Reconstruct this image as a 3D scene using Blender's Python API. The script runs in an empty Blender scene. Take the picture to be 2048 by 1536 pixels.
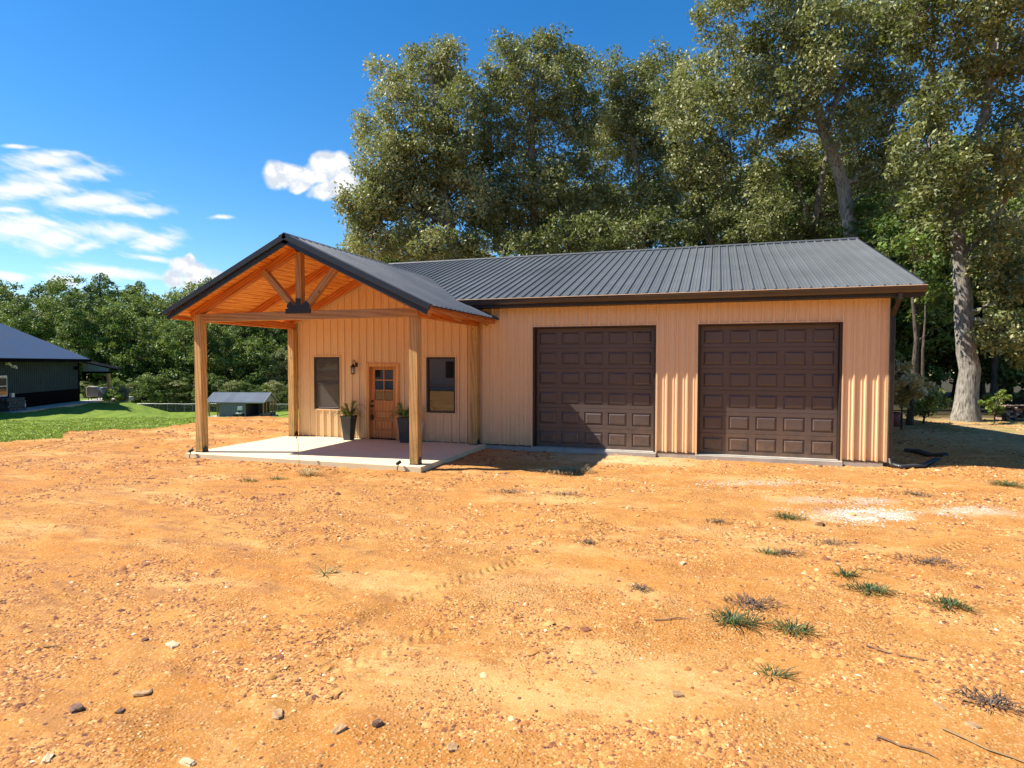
import bpy, bmesh, math, random
import numpy as np
from mathutils import Vector, Matrix, Euler
random.seed(7)
SC = bpy.context.scene
COL = SC.collection
R = 0.2286                     # siding rib spacing (nine inches): the scale of the whole place

# ------------------------------------------------------------------ camera
CX, CY, CZ = 4.2886, -14.8644, 2.0814
PITCH, ROLL, YAW, FPX = -0.0337, 0.0015, 0.3179, 1240.4
cam = bpy.data.cameras.new('camera')
camo = bpy.data.objects.new('camera', cam)
COL.objects.link(camo)
camo.matrix_world = (Matrix.Translation((CX, CY, CZ)) @ Matrix.Rotation(YAW, 4, 'Z') @
                     Matrix.Rotation(math.pi/2 + PITCH, 4, 'X') @ Matrix.Rotation(ROLL, 4, 'Z'))
cam.sensor_width = 36
cam.lens = 36*FPX/2048
cam.clip_start, cam.clip_end = 0.05, 3000
SC.camera = camo

# ------------------------------------------------------------------ light
SUN = Vector((-0.85, -0.265, 1.0)).normalized()      # towards the sun
SUN_EL = math.asin(SUN.z)
SUN_AZ = math.atan2(SUN.x, SUN.y)
sun = bpy.data.lights.new('sun', 'SUN')
sun.energy = 5.0
sun.angle = math.radians(0.5)
sun.color = (1.0, 0.94, 0.84)
suno = bpy.data.objects.new('sun', sun)
COL.objects.link(suno)
suno.rotation_euler = SUN.to_track_quat('Z', 'Y').to_euler()
suno.location = (-20, -10, 30)
SC.view_settings.view_transform = 'Standard'
SC.view_settings.look = 'None'
SC.view_settings.exposure = 1.0
SC.view_settings.gamma = 1
SC.view_settings.use_curve_mapping = False
SC.render.engine = 'CYCLES'
SC.cycles.max_bounces = 7
SC.cycles.diffuse_bounces = 4
SC.cycles.transparent_max_bounces = 8
SC.cycles.use_denoising = True

def dir_px(px, py):
    """photo pixel -> unit world direction"""
    v = Vector(((px-1024)/FPX, -(py-768)/FPX, -1.0))
    return (camo.matrix_world.to_3x3() @ v).normalized()
FW = Vector((-math.sin(YAW), math.cos(YAW), 0))
RT = Vector((math.cos(YAW), math.sin(YAW), 0))
def at(px, py, D):
    """world point seen at a photo pixel, at horizontal distance D in front of the camera"""
    d = dir_px(px, py)
    return Vector((CX, CY, CZ)) + d*(D/d.dot(FW))
def sd(x, y):
    dx, dy = x-CX, y-CY
    return dx*RT.x+dy*RT.y, dx*FW.x+dy*FW.y      # sideways, ahead
def xy(S, D):
    return CX+S*RT.x+D*FW.x, CY+S*RT.y+D*FW.y

# ------------------------------------------------------------------ node helpers
class NT:
    def __init__(self, tree):
        self.t = tree; self.n = tree.nodes; self.l = tree.links
    def new(self, typ, **kw):
        nd = self.n.new(typ)
        for k, v in kw.items():
            if k == 'ins':
                for a, b in v.items():
                    if isinstance(b, bpy.types.NodeSocket): self.l.new(b, nd.inputs[a])
                    else: nd.inputs[a].default_value = b
            else: setattr(nd, k, v)
        return nd
    def math(self, op, a, b=0.0, c=None, clamp=False):
        nd = self.n.new('ShaderNodeMath'); nd.operation = op; nd.use_clamp = clamp
        for i, v in enumerate([a, b] if c is None else [a, b, c]):
            if isinstance(v, bpy.types.NodeSocket): self.l.new(v, nd.inputs[i])
            else: nd.inputs[i].default_value = v
        return nd.outputs[0]
    def vmath(self, op, a, b=(0, 0, 0)):
        nd = self.n.new('ShaderNodeVectorMath'); nd.operation = op
        for i, v in enumerate([a, b]):
            if isinstance(v, bpy.types.NodeSocket): self.l.new(v, nd.inputs[i])
            else: nd.inputs[i].default_value = v
        return nd.outputs['Value'] if op in ('LENGTH', 'DOT_PRODUCT', 'DISTANCE') else nd.outputs[0]
    def mapr(self, v, a, b, c=0.0, d=1.0, smooth=False):
        nd = self.n.new('ShaderNodeMapRange')
        if smooth: nd.interpolation_type = 'SMOOTHSTEP'
        self.l.new(v, nd.inputs[0])
        for i, x in enumerate((a, b, c, d)): nd.inputs[i+1].default_value = x
        return nd.outputs[0]
    def mix(self, f, a, b, blend='MIX'):
        nd = self.n.new('ShaderNodeMix'); nd.data_type = 'RGBA'; nd.blend_type = blend
        for i, v in ((0, f), (6, a), (7, b)):
            if isinstance(v, bpy.types.NodeSocket): self.l.new(v, nd.inputs[i])
            elif i == 0: nd.inputs[0].default_value = v
            else: nd.inputs[i].default_value = (*v, 1) if len(v) == 3 else v
        return nd.outputs[2]
    def noise(self, vec, scale=5, detail=4, rough=0.55, dist=0.0):
        nd = self.n.new('ShaderNodeTexNoise')
        if vec is not None: self.l.new(vec, nd.inputs['Vector'])
        nd.inputs['Scale'].default_value = scale; nd.inputs['Detail'].default_value = detail
        nd.inputs['Roughness'].default_value = rough; nd.inputs['Distortion'].default_value = dist
        return nd.outputs['Fac']
    def voro(self, vec, scale=5, feature='F1', out='Distance', rand=1.0):
        nd = self.n.new('ShaderNodeTexVoronoi'); nd.feature = feature
        if vec is not None: self.l.new(vec, nd.inputs['Vector'])
        nd.inputs['Scale'].default_value = scale; nd.inputs['Randomness'].default_value = rand
        return nd.outputs[out]
    def mapping(self, vec, scale=(1, 1, 1), rot=(0, 0, 0), loc=(0, 0, 0)):
        nd = self.n.new('ShaderNodeMapping')
        self.l.new(vec, nd.inputs[0])
        nd.inputs['Scale'].default_value = scale; nd.inputs['Rotation'].default_value = rot
        nd.inputs['Location'].default_value = loc
        return nd.outputs[0]
    def ramp(self, f, stops):
        nd = self.n.new('ShaderNodeValToRGB'); cr = nd.color_ramp
        while len(cr.elements) < len(stops): cr.elements.new(0.5)
        for e, (p, c) in zip(cr.elements, stops):
            e.position = p; e.color = (*c, 1)
        self.l.new(f, nd.inputs[0])
        return nd.outputs[0]
    def bump(self, h, strength=0.5, dist=0.01, normal=None):
        nd = self.n.new('ShaderNodeBump')
        self.l.new(h, nd.inputs['Height'])
        nd.inputs['Strength'].default_value = strength; nd.inputs['Distance'].default_value = dist
        if normal is not None: self.l.new(normal, nd.inputs['Normal'])
        return nd.outputs[0]

def new_mat(name):
    m = bpy.data.materials.new(name); m.use_nodes = True
    t = NT(m.node_tree); t.n.clear()
    t.out = t.n.new('ShaderNodeOutputMaterial')
    t.b = t.n.new('ShaderNodeBsdfPrincipled')
    t.l.new(t.b.outputs[0], t.out.inputs[0])
    t.tc = t.n.new('ShaderNodeTexCoord')
    t.obj = t.tc.outputs['Object']
    t.geo = t.n.new('ShaderNodeNewGeometry')
    t.pos = t.geo.outputs['Position']
    t.rnd = t.n.new('ShaderNodeObjectInfo').outputs['Random']
    return m, t
def setb(t, **kw):
    for k, v in kw.items():
        k = k.replace('_', ' ')
        s = t.b.inputs[k]
        if isinstance(v, bpy.types.NodeSocket): t.l.new(v, s)
        else: s.default_value = (*v, 1) if isinstance(v, tuple) and len(v) == 3 and s.type == 'RGBA' else v

def plain(name, col, rough=0.6, metallic=0.0, var=0.15, scale=6.0, bump=0.0, bscale=60, spec=0.5, world=False):
    m, t = new_mat(name)
    v = t.pos if world else t.obj
    n = t.noise(v, scale, 5, 0.6)
    c2 = tuple(max(0, c*(1-var*2.0)) for c in col); c1 = tuple(min(1, c*(1+var)) for c in col)
    c = t.ramp(n, [(0.3, c2), (0.7, c1)])
    setb(t, Base_Color=c, Roughness=rough, Metallic=metallic)
    t.b.inputs['Specular IOR Level'].default_value = spec
    if bump:
        setb(t, Normal=t.bump(t.noise(v, bscale, 4, 0.6), bump, 0.005))
    return m

# ------------------------------------------------------------------ sky
world = bpy.data.worlds.new('World'); SC.world = world; world.use_nodes = True
W = NT(world.node_tree); W.n.clear()
wout = W.n.new('ShaderNodeOutputWorld'); bg = W.n.new('ShaderNodeBackground')
W.l.new(bg.outputs[0], wout.inputs[0]); bg.inputs[1].default_value = 0.09
sky = W.n.new('ShaderNodeTexSky'); sky.sky_type = 'NISHITA'; sky.sun_disc = False
sky.sun_elevation = SUN_EL; sky.sun_rotation = SUN_AZ; sky.altitude = 150
sky.air_density = 1.0; sky.dust_density = 0.15; sky.ozone_density = 3.0
hs = W.new('ShaderNodeHueSaturation', ins={'Saturation': 1.36, 'Value': 1.0, 'Color': sky.outputs[0]})
wtc = W.n.new('ShaderNodeTexCoord'); wd = wtc.outputs['Generated']
sx = W.new('ShaderNodeSeparateXYZ', ins={0: wd})
AZ = W.math('ARCTAN2', sx.outputs[0], sx.outputs[1])       # azimuth from +Y towards +X
EL = W.math('ARCSINE', sx.outputs[2])
vec = W.new('ShaderNodeCombineXYZ', ins={0: AZ, 1: EL, 2: 0.0}).outputs[0]
def azel(px, py):
    d = dir_px(px, py); return math.atan2(d.x, d.y), math.asin(d.z)
def blob_field(blobs, warp):
    acc = None
    for (px, py, rx, ry, ang) in blobs:
        a, e = azel(px, py)
        a1, e1 = azel(px+10, py); a2, e2 = azel(px, py-10)
        ux, uy = (a1-a)/10, (e2-e)/10
        v = W.vmath('SUBTRACT', warp, (a, e, 0))
        v = W.mapping(v, rot=(0, 0, math.radians(ang)))
        v = W.vmath('DIVIDE', v, (rx*ux, ry*uy, 1))
        f = W.math('SUBTRACT', 1.0, W.vmath('LENGTH', v))
        acc = f if acc is None else W.math('SMOOTH_MAX', acc, f, 0.25)
    return acc
# puffy clouds
nz = W.n.new('ShaderNodeTexNoise'); W.l.new(vec, nz.inputs['Vector']); nz.inputs['Scale'].default_value = 16; nz.inputs['Detail'].default_value = 4
wv = W.vmath('SUBTRACT', nz.outputs['Color'], (0.5, 0.5, 0.5)); wv = W.vmath('MULTIPLY', wv, (0.035, 0.025, 0))
warp = W.vmath('ADD', vec, wv)
puffs = [(560, 345, 52, 36, 0), (660, 335, 62, 40, 0), (600, 352, 70, 28, 0), (690, 370, 50, 36, 0), (650, 380, 48, 22, -10), (600, 372, 26, 16, 0),
         (365, 530, 36, 28, 0), (345, 560, 32, 26, 0), (395, 545, 40, 30, 0), (430, 552, 22, 22, 0), (385, 515, 20, 20, 0), (410, 575, 60, 26, 0),
         (2040, 385, 40, 50, 0), (2060, 440, 60, 40, 0), (735, 465, 40, 10, 0), (1080, 500, 60, 30, 0)]
pf = blob_field(puffs, warp)
bill = W.voro(W.vmath('ADD', vec, W.vmath('MULTIPLY', wv, (0.5, 0.5, 0))), 42, 'SMOOTH_F1')
fine = W.noise(vec, 60, 6, 0.6)
pf2 = W.math('ADD', pf, W.math('MULTIPLY', W.math('SUBTRACT', 0.45, bill), 0.65))
pf2 = W.math('ADD', pf2, W.math('MULTIPLY', W.math('SUBTRACT', fine, 0.5), 0.45))
pm = W.mapr(pf2, 0.06, 0.50, 0, 1, True)
# stretched streak clouds
sv = W.mapping(vec, rot=(0, 0, math.radians(12)), scale=(1, 1, 1))
sv = W.vmath('MULTIPLY', sv, (1.0, 3.2, 1))
sn = W.noise(sv, 22, 7, 0.62, 0.3)
sn2 = W.noise(sv, 7, 3, 0.5)
wv2 = W.vmath('ADD', vec, W.vmath('MULTIPLY', wv, (0.6, 0.35, 0)))
streaks = [(85, 325, 95, 26, -14), (120, 352, 130, 24, -14), (60, 380, 130, 28, -10), (170, 402, 140, 22, -12), (255, 418, 95, 17, -6), (30, 452, 130, 34, -6),
           (110, 476, 105, 32, -14), (170, 492, 50, 18, -18), (240, 466, 85, 26, -4), (310, 484, 75, 26, -18), (20, 420, 60, 8, -5), (300, 517, 60, 9, 4), (215, 545, 130, 17, 2),
           (130, 560, 60, 17, 8), (25, 555, 50, 17, 5), (440, 434, 30, 6, -5), (35, 292, 38, 6, -8), (110, 310, 50, 10, -14)]
sf = blob_field(streaks, wv2)
sf = W.math('ADD', sf, W.math('MULTIPLY', W.math('SUBTRACT', sn, 0.5), 1.9))
sf = W.math('ADD', sf, W.math('MULTIPLY', W.math('SUBTRACT', sn2, 0.5), 0.8))
sm = W.mapr(sf, -0.12, 0.95, 0, 0.97, True)
# a few more small clouds low all round the horizon, as in the frame
low = W.noise(W.vmath('MULTIPLY', vec, (1.0, 3.0, 1)), 5.0, 7, 0.6)
lowm = W.math('MULTIPLY', W.mapr(low, 0.60, 0.70, 0, 0.8, True), W.mapr(EL, 0.35, 0.12, 0, 1, True))
fz = azel(1024, 300)[0]
away = W.mapr(W.math('COSINE', W.math('SUBTRACT', AZ, fz)), 0.55, 0.35, 0, 1, True)
lowm = W.math('MULTIPLY', lowm, away)
bv = W.vmath('ADD', vec, W.vmath('MULTIPLY', wv, (0.5, 0.5, 0)))
bilow = W.voro(W.vmath('ADD', bv, (0.006, 0.010, 0)), 42, 'SMOOTH_F1')
relief = W.math('SUBTRACT', bill, bilow)
pflow = W.noise(W.vmath('ADD', vec, (0.004, 0.008, 0)), 26, 4, 0.6); pfn = W.noise(vec, 26, 4, 0.6)
shade = W.mapr(W.math('ADD', W.math('MULTIPLY', relief, -2.2), W.math('MULTIPLY', W.math('SUBTRACT', pflow, pfn), 3.5)), -0.25, 0.55, 0.0, 1.0, True)
ccol = W.mix(shade, (6.2, 6.2, 6.3), (4.1, 4.45, 5.0))
skyc = W.vmath('MULTIPLY', hs.outputs[0], (0.96, 1.0, 1.03))
c1 = W.mix(W.math('MAXIMUM', sm, lowm), skyc, (5.9, 6.0, 6.2))
c2 = W.mix(pm, c1, ccol)
W.l.new(c2, bg.inputs[0])

# ------------------------------------------------------------------ materials
def m_siding():
    m, t = new_mat('tan_painted_steel')
    n = t.noise(t.pos, 1.3, 4, 0.6)
    st = t.noise(t.mapping(t.pos, scale=(9, 9, 0.7)), 2.0, 4, 0.6)
    c = t.mix(n, (0.75, 0.505, 0.275), (0.81, 0.56, 0.325))
    c = t.mix(t.mapr(st, 0.5, 0.75, 0, 0.25), c, (0.58, 0.35, 0.16))
    sp = t.new('ShaderNodeSeparateXYZ', ins={0: t.pos})
    dirt = t.math('MULTIPLY', t.mapr(sp.outputs[2], 0.32, 0.0), t.mapr(t.noise(t.pos, 5, 5, 0.7), 0.35, 0.7))
    c = t.mix(t.math('MULTIPLY', dirt, 0.55), c, (0.50, 0.25, 0.09))
    oil = t.noise(t.mapping(t.pos, scale=(2.2, 2.2, 1.2)), 1.6, 2, 0.5)
    setb(t, Base_Color=c, Roughness=0.42, Normal=t.bump(oil, 0.15, 0.008))
    t.b.inputs['Specular IOR Level'].default_value = 0.45
    return m
def m_roof(name, col):
    m, t = new_mat(name)
    n = t.noise(t.pos, 0.9, 5, 0.6)
    f = t.noise(t.pos, 180, 3, 0.7)
    c = t.mix(n, tuple(x*0.85 for x in col), tuple(x*1.15 for x in col))
    c = t.mix(t.mapr(f, 0.45, 0.8, 0, 0.4), c, tuple(x*1.6 for x in col))
    c = t.mix(t.math('MULTIPLY', t.rnd, 0.22), c, (0.02, 0.02, 0.022))
    wv_ = t.noise(t.pos, 2.0, 3, 0.5)
    setb(t, Base_Color=c, Roughness=t.mapr(n, 0.3, 0.7, 0.36, 0.5), Metallic=0.0, Normal=t.bump(wv_, 0.25, 0.02))
    t.b.inputs['Specular IOR Level'].default_value = 0.7
    return m
def m_wood(name, light, dark, knots=True, grey=0.0, stain=0.5, base=False, sc=1.0, vert=False):
    m, t = new_mat(name)
    off = t.vmath('MULTIPLY', (1, 1, 1), (1, 1, 1))
    o = t.new('ShaderNodeCombineXYZ', ins={0: t.math('MULTIPLY', t.rnd, 37.0), 1: t.math('MULTIPLY', t.rnd, 11.0), 2: 0.0}).outputs[0]
    v = t.vmath('ADD', t.obj, o)
    if vert: v = t.mapping(v, rot=(0, math.pi/2, 0))
    g = t.mapping(v, scale=(0.55*sc, 9*sc, 9*sc))
    wnd = t.n.new('ShaderNodeTexWave'); wnd.wave_type = 'BANDS'; wnd.bands_direction = 'DIAGONAL'
    t.l.new(g, wnd.inputs['Vector']); wnd.inputs['Scale'].default_value = 0.9; wnd.inputs['Distortion'].default_value = 7.0
    wnd.inputs['Detail'].default_value = 3; wnd.inputs['Detail Scale'].default_value = 0.8
    fineg = t.noise(t.mapping(v, scale=(1.5, 55, 55)), 2.0, 4, 0.65)
    f = t.math('ADD', t.math('MULTIPLY', wnd.outputs['Fac'], 0.55), t.math('MULTIPLY', fineg, 0.5))
    c = t.ramp(f, [(0.15, dark), (0.55, light), (0.95, tuple(min(1, x*1.12) for x in light))])
    blot = t.noise(v, 1.6, 4, 0.6)
    c = t.mix(t.mapr(blot, 0.42, 0.7, 0, stain), c, dark)
    if knots:
        kv = t.mapping(v, scale=(2.6, 5.2, 5.2))
        k = t.voro(kv, 1.0)
        c = t.mix(t.mapr(k, 0.13, 0.06, 0, 0.9), c, tuple(x*0.28 for x in dark))
    if grey:
        gr = t.noise(t.mapping(v, scale=(0.5, 6, 6)), 2.5, 5, 0.7)
        c = t.mix(t.mapr(gr, 0.45, 0.75, 0, grey), c, (0.30, 0.24, 0.14))
    c = t.mix(t.math('MULTIPLY', t.rnd, 0.25), c, dark)
    if base:
        sp = t.new('ShaderNodeSeparateXYZ', ins={0: t.pos})
        d = t.math('MULTIPLY', t.mapr(sp.outputs[2], 0.7, 0.0), t.mapr(t.noise(t.pos, 7, 5, 0.7), 0.35, 0.65))
        c = t.mix(t.math('MULTIPLY', d, 0.75), c, (0.10, 0.085, 0.045))
    setb(t, Base_Color=c, Roughness=0.62, Normal=t.bump(fineg, 0.4, 0.004))
    t.b.inputs['Specular IOR Level'].default_value = 0.35
    return m
M = {}
M['siding'] = m_siding()
M['trim'] = plain('tan_trim', (0.74, 0.49, 0.27), 0.4, var=0.06)
M['roof'] = m_roof('charcoal_roof_steel', (0.115, 0.122, 0.124))
M['roof_p'] = m_roof('slate_blue_roof_steel', (0.070, 0.080, 0.096))
M['flash'] = plain('bare_valley_metal', (0.42, 0.43, 0.44), 0.35, 0.6, 0.25, 8)
M['fascia'] = plain('dark_navy_fascia_steel', (0.016, 0.019, 0.025), 0.35, 0, 0.15, 3)
M['black'] = plain('black_metal', (0.012, 0.012, 0.014), 0.4, 0, 0.2, 9)
M['gutter'] = plain('bronze_gutter', (0.050, 0.028, 0.016), 0.32, 0.0, 0.2, 4, spec=0.8)
M['soffit'] = plain('black_soffit', (0.018, 0.015, 0.014), 0.5)
M['post'] = m_wood('treated_post_wood', (0.60, 0.36, 0.13), (0.33, 0.17, 0.05), True, 0.45, 0.45, True)
M['beam'] = m_wood('treated_beam_wood', (0.52, 0.28, 0.10), (0.29, 0.135, 0.045), True, 0.35, 0.45)
M['rafter'] = m_wood('orange_lit_rafter', (0.66, 0.23, 0.05), (0.36, 0.10, 0.018), True, 0.0, 0.45)  # orange bounce light under the porch put into the wood colour
M['tongue'] = m_wood('orange_lit_pine_board', (0.92, 0.40, 0.075), (0.56, 0.16, 0.02), True, 0.0, 0.6)  # pine boards, their colour brightened with the ground's orange bounce light
M['doorwood'] = m_wood('varnished_door_wood', (0.62, 0.27, 0.09), (0.42, 0.155, 0.045), False, 0.0, 0.3, sc=0.8, vert=True)
M['jamb'] = m_wood('new_pine_door_casing', (0.74, 0.38, 0.14), (0.55, 0.24, 0.08), False, 0.0, 0.2, sc=0.8, vert=True)
def m_gdoor():
    m, t = new_mat('brown_garage_door_paint')
    n = t.noise(t.pos, 3, 5, 0.6); g = t.noise(t.mapping(t.pos, scale=(1, 1, 6)), 30, 3, 0.6)
    sp = t.new('ShaderNodeSeparateXYZ', ins={0: t.pos})
    c = t.mix(n, (0.088, 0.063, 0.055), (0.112, 0.083, 0.073))
    d = t.math('MULTIPLY', t.mapr(sp.outputs[2], 0.9, -0.05), t.mapr(t.noise(t.pos, 4, 6, 0.7), 0.35, 0.7))
    c = t.mix(t.math('MULTIPLY', d, 0.38), c, (0.42, 0.24, 0.11))
    setb(t, Base_Color=c, Roughness=t.mapr(n, 0.3, 0.7, 0.27, 0.42), Normal=t.bump(g, 0.18, 0.003))
    t.b.inputs['Specular IOR Level'].default_value = 0.5
    return m
M['gdoor'] = m_gdoor()
M['wframe'] = plain('dark_bronze_window_frame', (0.035, 0.02, 0.017), 0.4)
M['bronze'] = plain('oil_rubbed_bronze', (0.03, 0.018, 0.012), 0.35, 0.6)
M['pot'] = plain('charcoal_resin_pot', (0.045, 0.047, 0.05), 0.5, var=0.12)
M['whitepot'] = plain('white_resin_pot', (0.75, 0.73, 0.7), 0.5, var=0.04)
M['soil'] = plain('potting_soil', (0.03, 0.02, 0.012), 0.9)
M['gravelw'] = plain('white_limestone_chips', (0.54, 0.50, 0.44), 0.8, var=0.12, scale=30)
M['dryw'] = plain('dry_twig', (0.26, 0.15, 0.08), 0.9, var=0.3, scale=20)
M['greyweed'] = plain('grey_green_weed', (0.5, 0.42, 0.24), 0.8, var=0.2, scale=20)
M['pipe'] = plain('black_drain_pipe', (0.028, 0.030, 0.032), 0.42, var=0.2, spec=0.6)
M['hwall'] = plain('slate_green_house_steel', (0.030, 0.055, 0.064), 0.75, var=0.1, scale=1.5)
M['hblack'] = plain('black_wainscot_steel', (0.003, 0.0035, 0.005), 0.9, spec=0.05)
M['hroof'] = m_roof('dark_blue_grey_roof', (0.042, 0.044, 0.062))
M['white'] = plain('white_vinyl', (0.75, 0.75, 0.74), 0.5, var=0.04)
M['greywall'] = plain('grey_shed_steel', (0.21, 0.20, 0.26), 0.5, var=0.08, scale=3)
M['greyroof'] = m_roof('grey_shed_roof', (0.20, 0.225, 0.26))
M['dimgreen'] = plain('pale_green_gable', (0.22, 0.27, 0.25), 0.6, var=0.05)
M['darkroom'] = plain('dark_shed_inside', (0.01, 0.01, 0.01), 0.9)
M['conc2'] = plain('old_concrete', (0.42, 0.38, 0.32), 0.85, var=0.12, scale=3)
M['stonedark'] = plain('dark_stacked_stone', (0.07, 0.075, 0.085), 0.8, var=0.4, scale=7)
M['galv'] = plain('galvanised_wire', (0.33, 0.34, 0.34), 0.45, 0.5)
M['cover'] = plain('beige_canvas_cover', (0.36, 0.30, 0.27), 0.85, var=0.12, scale=4, bump=0.5, bscale=8)
M['tallpot'] = plain('blue_grey_glazed_pot', (0.20, 0.25, 0.29), 0.3, var=0.15)
M['rust'] = plain('rusty_red_paint', (0.22, 0.06, 0.05), 0.6, var=0.3)
M['splitwood'] = plain('split_firewood', (0.36, 0.24, 0.17), 0.85, var=0.35, scale=7)
M['barkd'] = plain('firewood_bark', (0.06, 0.045, 0.035), 0.9, var=0.3)
def m_glass(name, col=(0.012, 0.014, 0.014), rough=0.02):
    m, t = new_mat(name)
    setb(t, Base_Color=col, Roughness=rough)
    t.b.inputs['Specular IOR Level'].default_value = 0.9
    t.b.inputs['IOR'].default_value = 1.6
    setb(t, Normal=t.bump(t.noise(t.obj, 1.4, 2, 0.5), 0.02, 0.01))
    return m
M['glass'] = m_glass('dark_window_glass')
M['lampglass'] = m_glass('clear_lamp_glass', (0.35, 0.36, 0.35), 0.1)
def m_screen():
    m, t = new_mat('insect_screen')
    tr = t.n.new('ShaderNodeBsdfTransparent'); mx = t.n.new('ShaderNodeMixShader')
    setb(t, Base_Color=(0.15, 0.14, 0.13), Roughness=0.8)
    mx.inputs[0].default_value = 0.28
    t.l.new(tr.outputs[0], mx.inputs[1]); t.l.new(t.b.outputs[0], mx.inputs[2]); t.l.new(mx.outputs[0], t.out.inputs[0])
    return m
M['screen'] = m_screen()
def m_concrete():
    m, t = new_mat('porch_concrete')
    n = t.noise(t.pos, 1.1, 5, 0.6); f = t.noise(t.pos, 40, 5, 0.7)
    st = t.noise(t.mapping(t.pos, scale=(0.5, 2.5, 1)), 1.8, 4, 0.6)
    c = t.mix(n, (0.62, 0.54, 0.34), (0.72, 0.64, 0.42))
    c = t.mix(t.mapr(f, 0.5, 0.8, 0, 0.4), c, (0.46, 0.40, 0.29))
    c = t.mix(t.mapr(st, 0.52, 0.7, 0, 0.35), c, (0.48, 0.38, 0.24))
    setb(t, Base_Color=c, Roughness=0.75, Normal=t.bump(f, 0.25, 0.004))
    return m
M['concrete'] = m_concrete()
def m_bark(name, a, b):
    m, t = new_mat(name)
    v = t.mapping(t.obj, scale=(6, 6, 1.3))
    n = t.noise(v, 2.2, 6, 0.7, 0.6); k = t.voro(t.mapping(t.obj, scale=(9, 9, 2)), 1.6)
    big = t.noise(t.obj, 0.8, 3, 0.6)
    c = t.ramp(t.math('ADD', t.math('MULTIPLY', n, 0.7), t.math('MULTIPLY', k, 0.35)), [(0.36, a), (0.60, b)])
    c = t.mix(t.mapr(big, 0.45, 0.65, 0, 0.5), c, tuple(x*0.6 for x in b))
    setb(t, Base_Color=c, Roughness=0.9, Normal=t.bump(n, 1.0, 0.08))
    t.b.inputs['Specular IOR Level'].default_value = 0.2
    return m
M['bark'] = m_bark('grey_oak_bark', (0.10, 0.085, 0.065), (0.36, 0.33, 0.28))
M['barkdark'] = m_bark('brown_bark', (0.035, 0.027, 0.02), (0.12, 0.095, 0.07))
def m_leaf(name, stops, transl=0.28, rough=0.42, spec=0.5):
    m, t = new_mat(name)
    at_ = t.new('ShaderNodeAttribute', attribute_name='tint')
    f = t.math('ADD', at_.outputs['Fac'], t.math('MULTIPLY', t.math('SUBTRACT', t.rnd, 0.5), 0.25))
    c = t.ramp(f, stops)
    setb(t, Base_Color=c, Roughness=rough)
    t.b.inputs['Specular IOR Level'].default_value = spec
    tl = t.n.new('ShaderNodeBsdfTranslucent')
    t.l.new(t.mix(0.5, c, (0.30, 0.36, 0.03), 'MIX'), tl.inputs[0])
    mx = t.n.new('ShaderNodeMixShader'); mx.inputs[0].default_value = transl
    t.l.new(t.b.outputs[0], mx.inputs[1]); t.l.new(tl.outputs[0], mx.inputs[2]); t.l.new(mx.outputs[0], t.out.inputs[0])
    return m
M['oak'] = m_leaf('olive_oak_leaves', [(0.0, (0.075, 0.092, 0.028)), (0.45, (0.235, 0.25, 0.095)), (0.8, (0.42, 0.41, 0.20)), (1.0, (0.56, 0.52, 0.30))], 0.25, 0.55, 0.35)
M['green'] = m_leaf('green_leaves', [(0.0, (0.028, 0.062, 0.012)), (0.5, (0.095, 0.165, 0.030)), (1.0, (0.28, 0.34, 0.09))], 0.25, 0.55, 0.35)
M['pine'] = m_leaf('pine_needles', [(0.0, (0.026, 0.060, 0.014)), (0.5, (0.12, 0.19, 0.035)), (1.0, (0.28, 0.34, 0.07))], 0.15, 0.6)
M['fern'] = m_leaf('fern_fronds', [(0.0, (0.05, 0.11, 0.02)), (1.0, (0.22, 0.34, 0.07))], 0.25, 0.4)
M['grassb'] = m_leaf('grass_blades', [(0.0, (0.16, 0.24, 0.025)), (1.0, (0.34, 0.42, 0.06))], 0.25, 0.6)
M['tuftg'] = m_leaf('tuft_blades', [(0.0, (0.02, 0.035, 0.012)), (0.5, (0.045, 0.075, 0.02)), (1.0, (0.13, 0.19, 0.045))], 0.2, 0.6)
M['tuftd'] = m_leaf('dead_tuft_blades', [(0.0, (0.07, 0.045, 0.035)), (1.0, (0.17, 0.11, 0.07))], 0.1, 0.8)
M['straw'] = m_leaf('straw_blades', [(0.0, (0.30, 0.20, 0.09)), (1.0, (0.55, 0.42, 0.22))], 0.15, 0.8)
M['cedar'] = m_leaf('young_cedar_foliage', [(0.0, (0.07, 0.13, 0.015)), (1.0, (0.22, 0.30, 0.045))], 0.25, 0.6)

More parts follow.
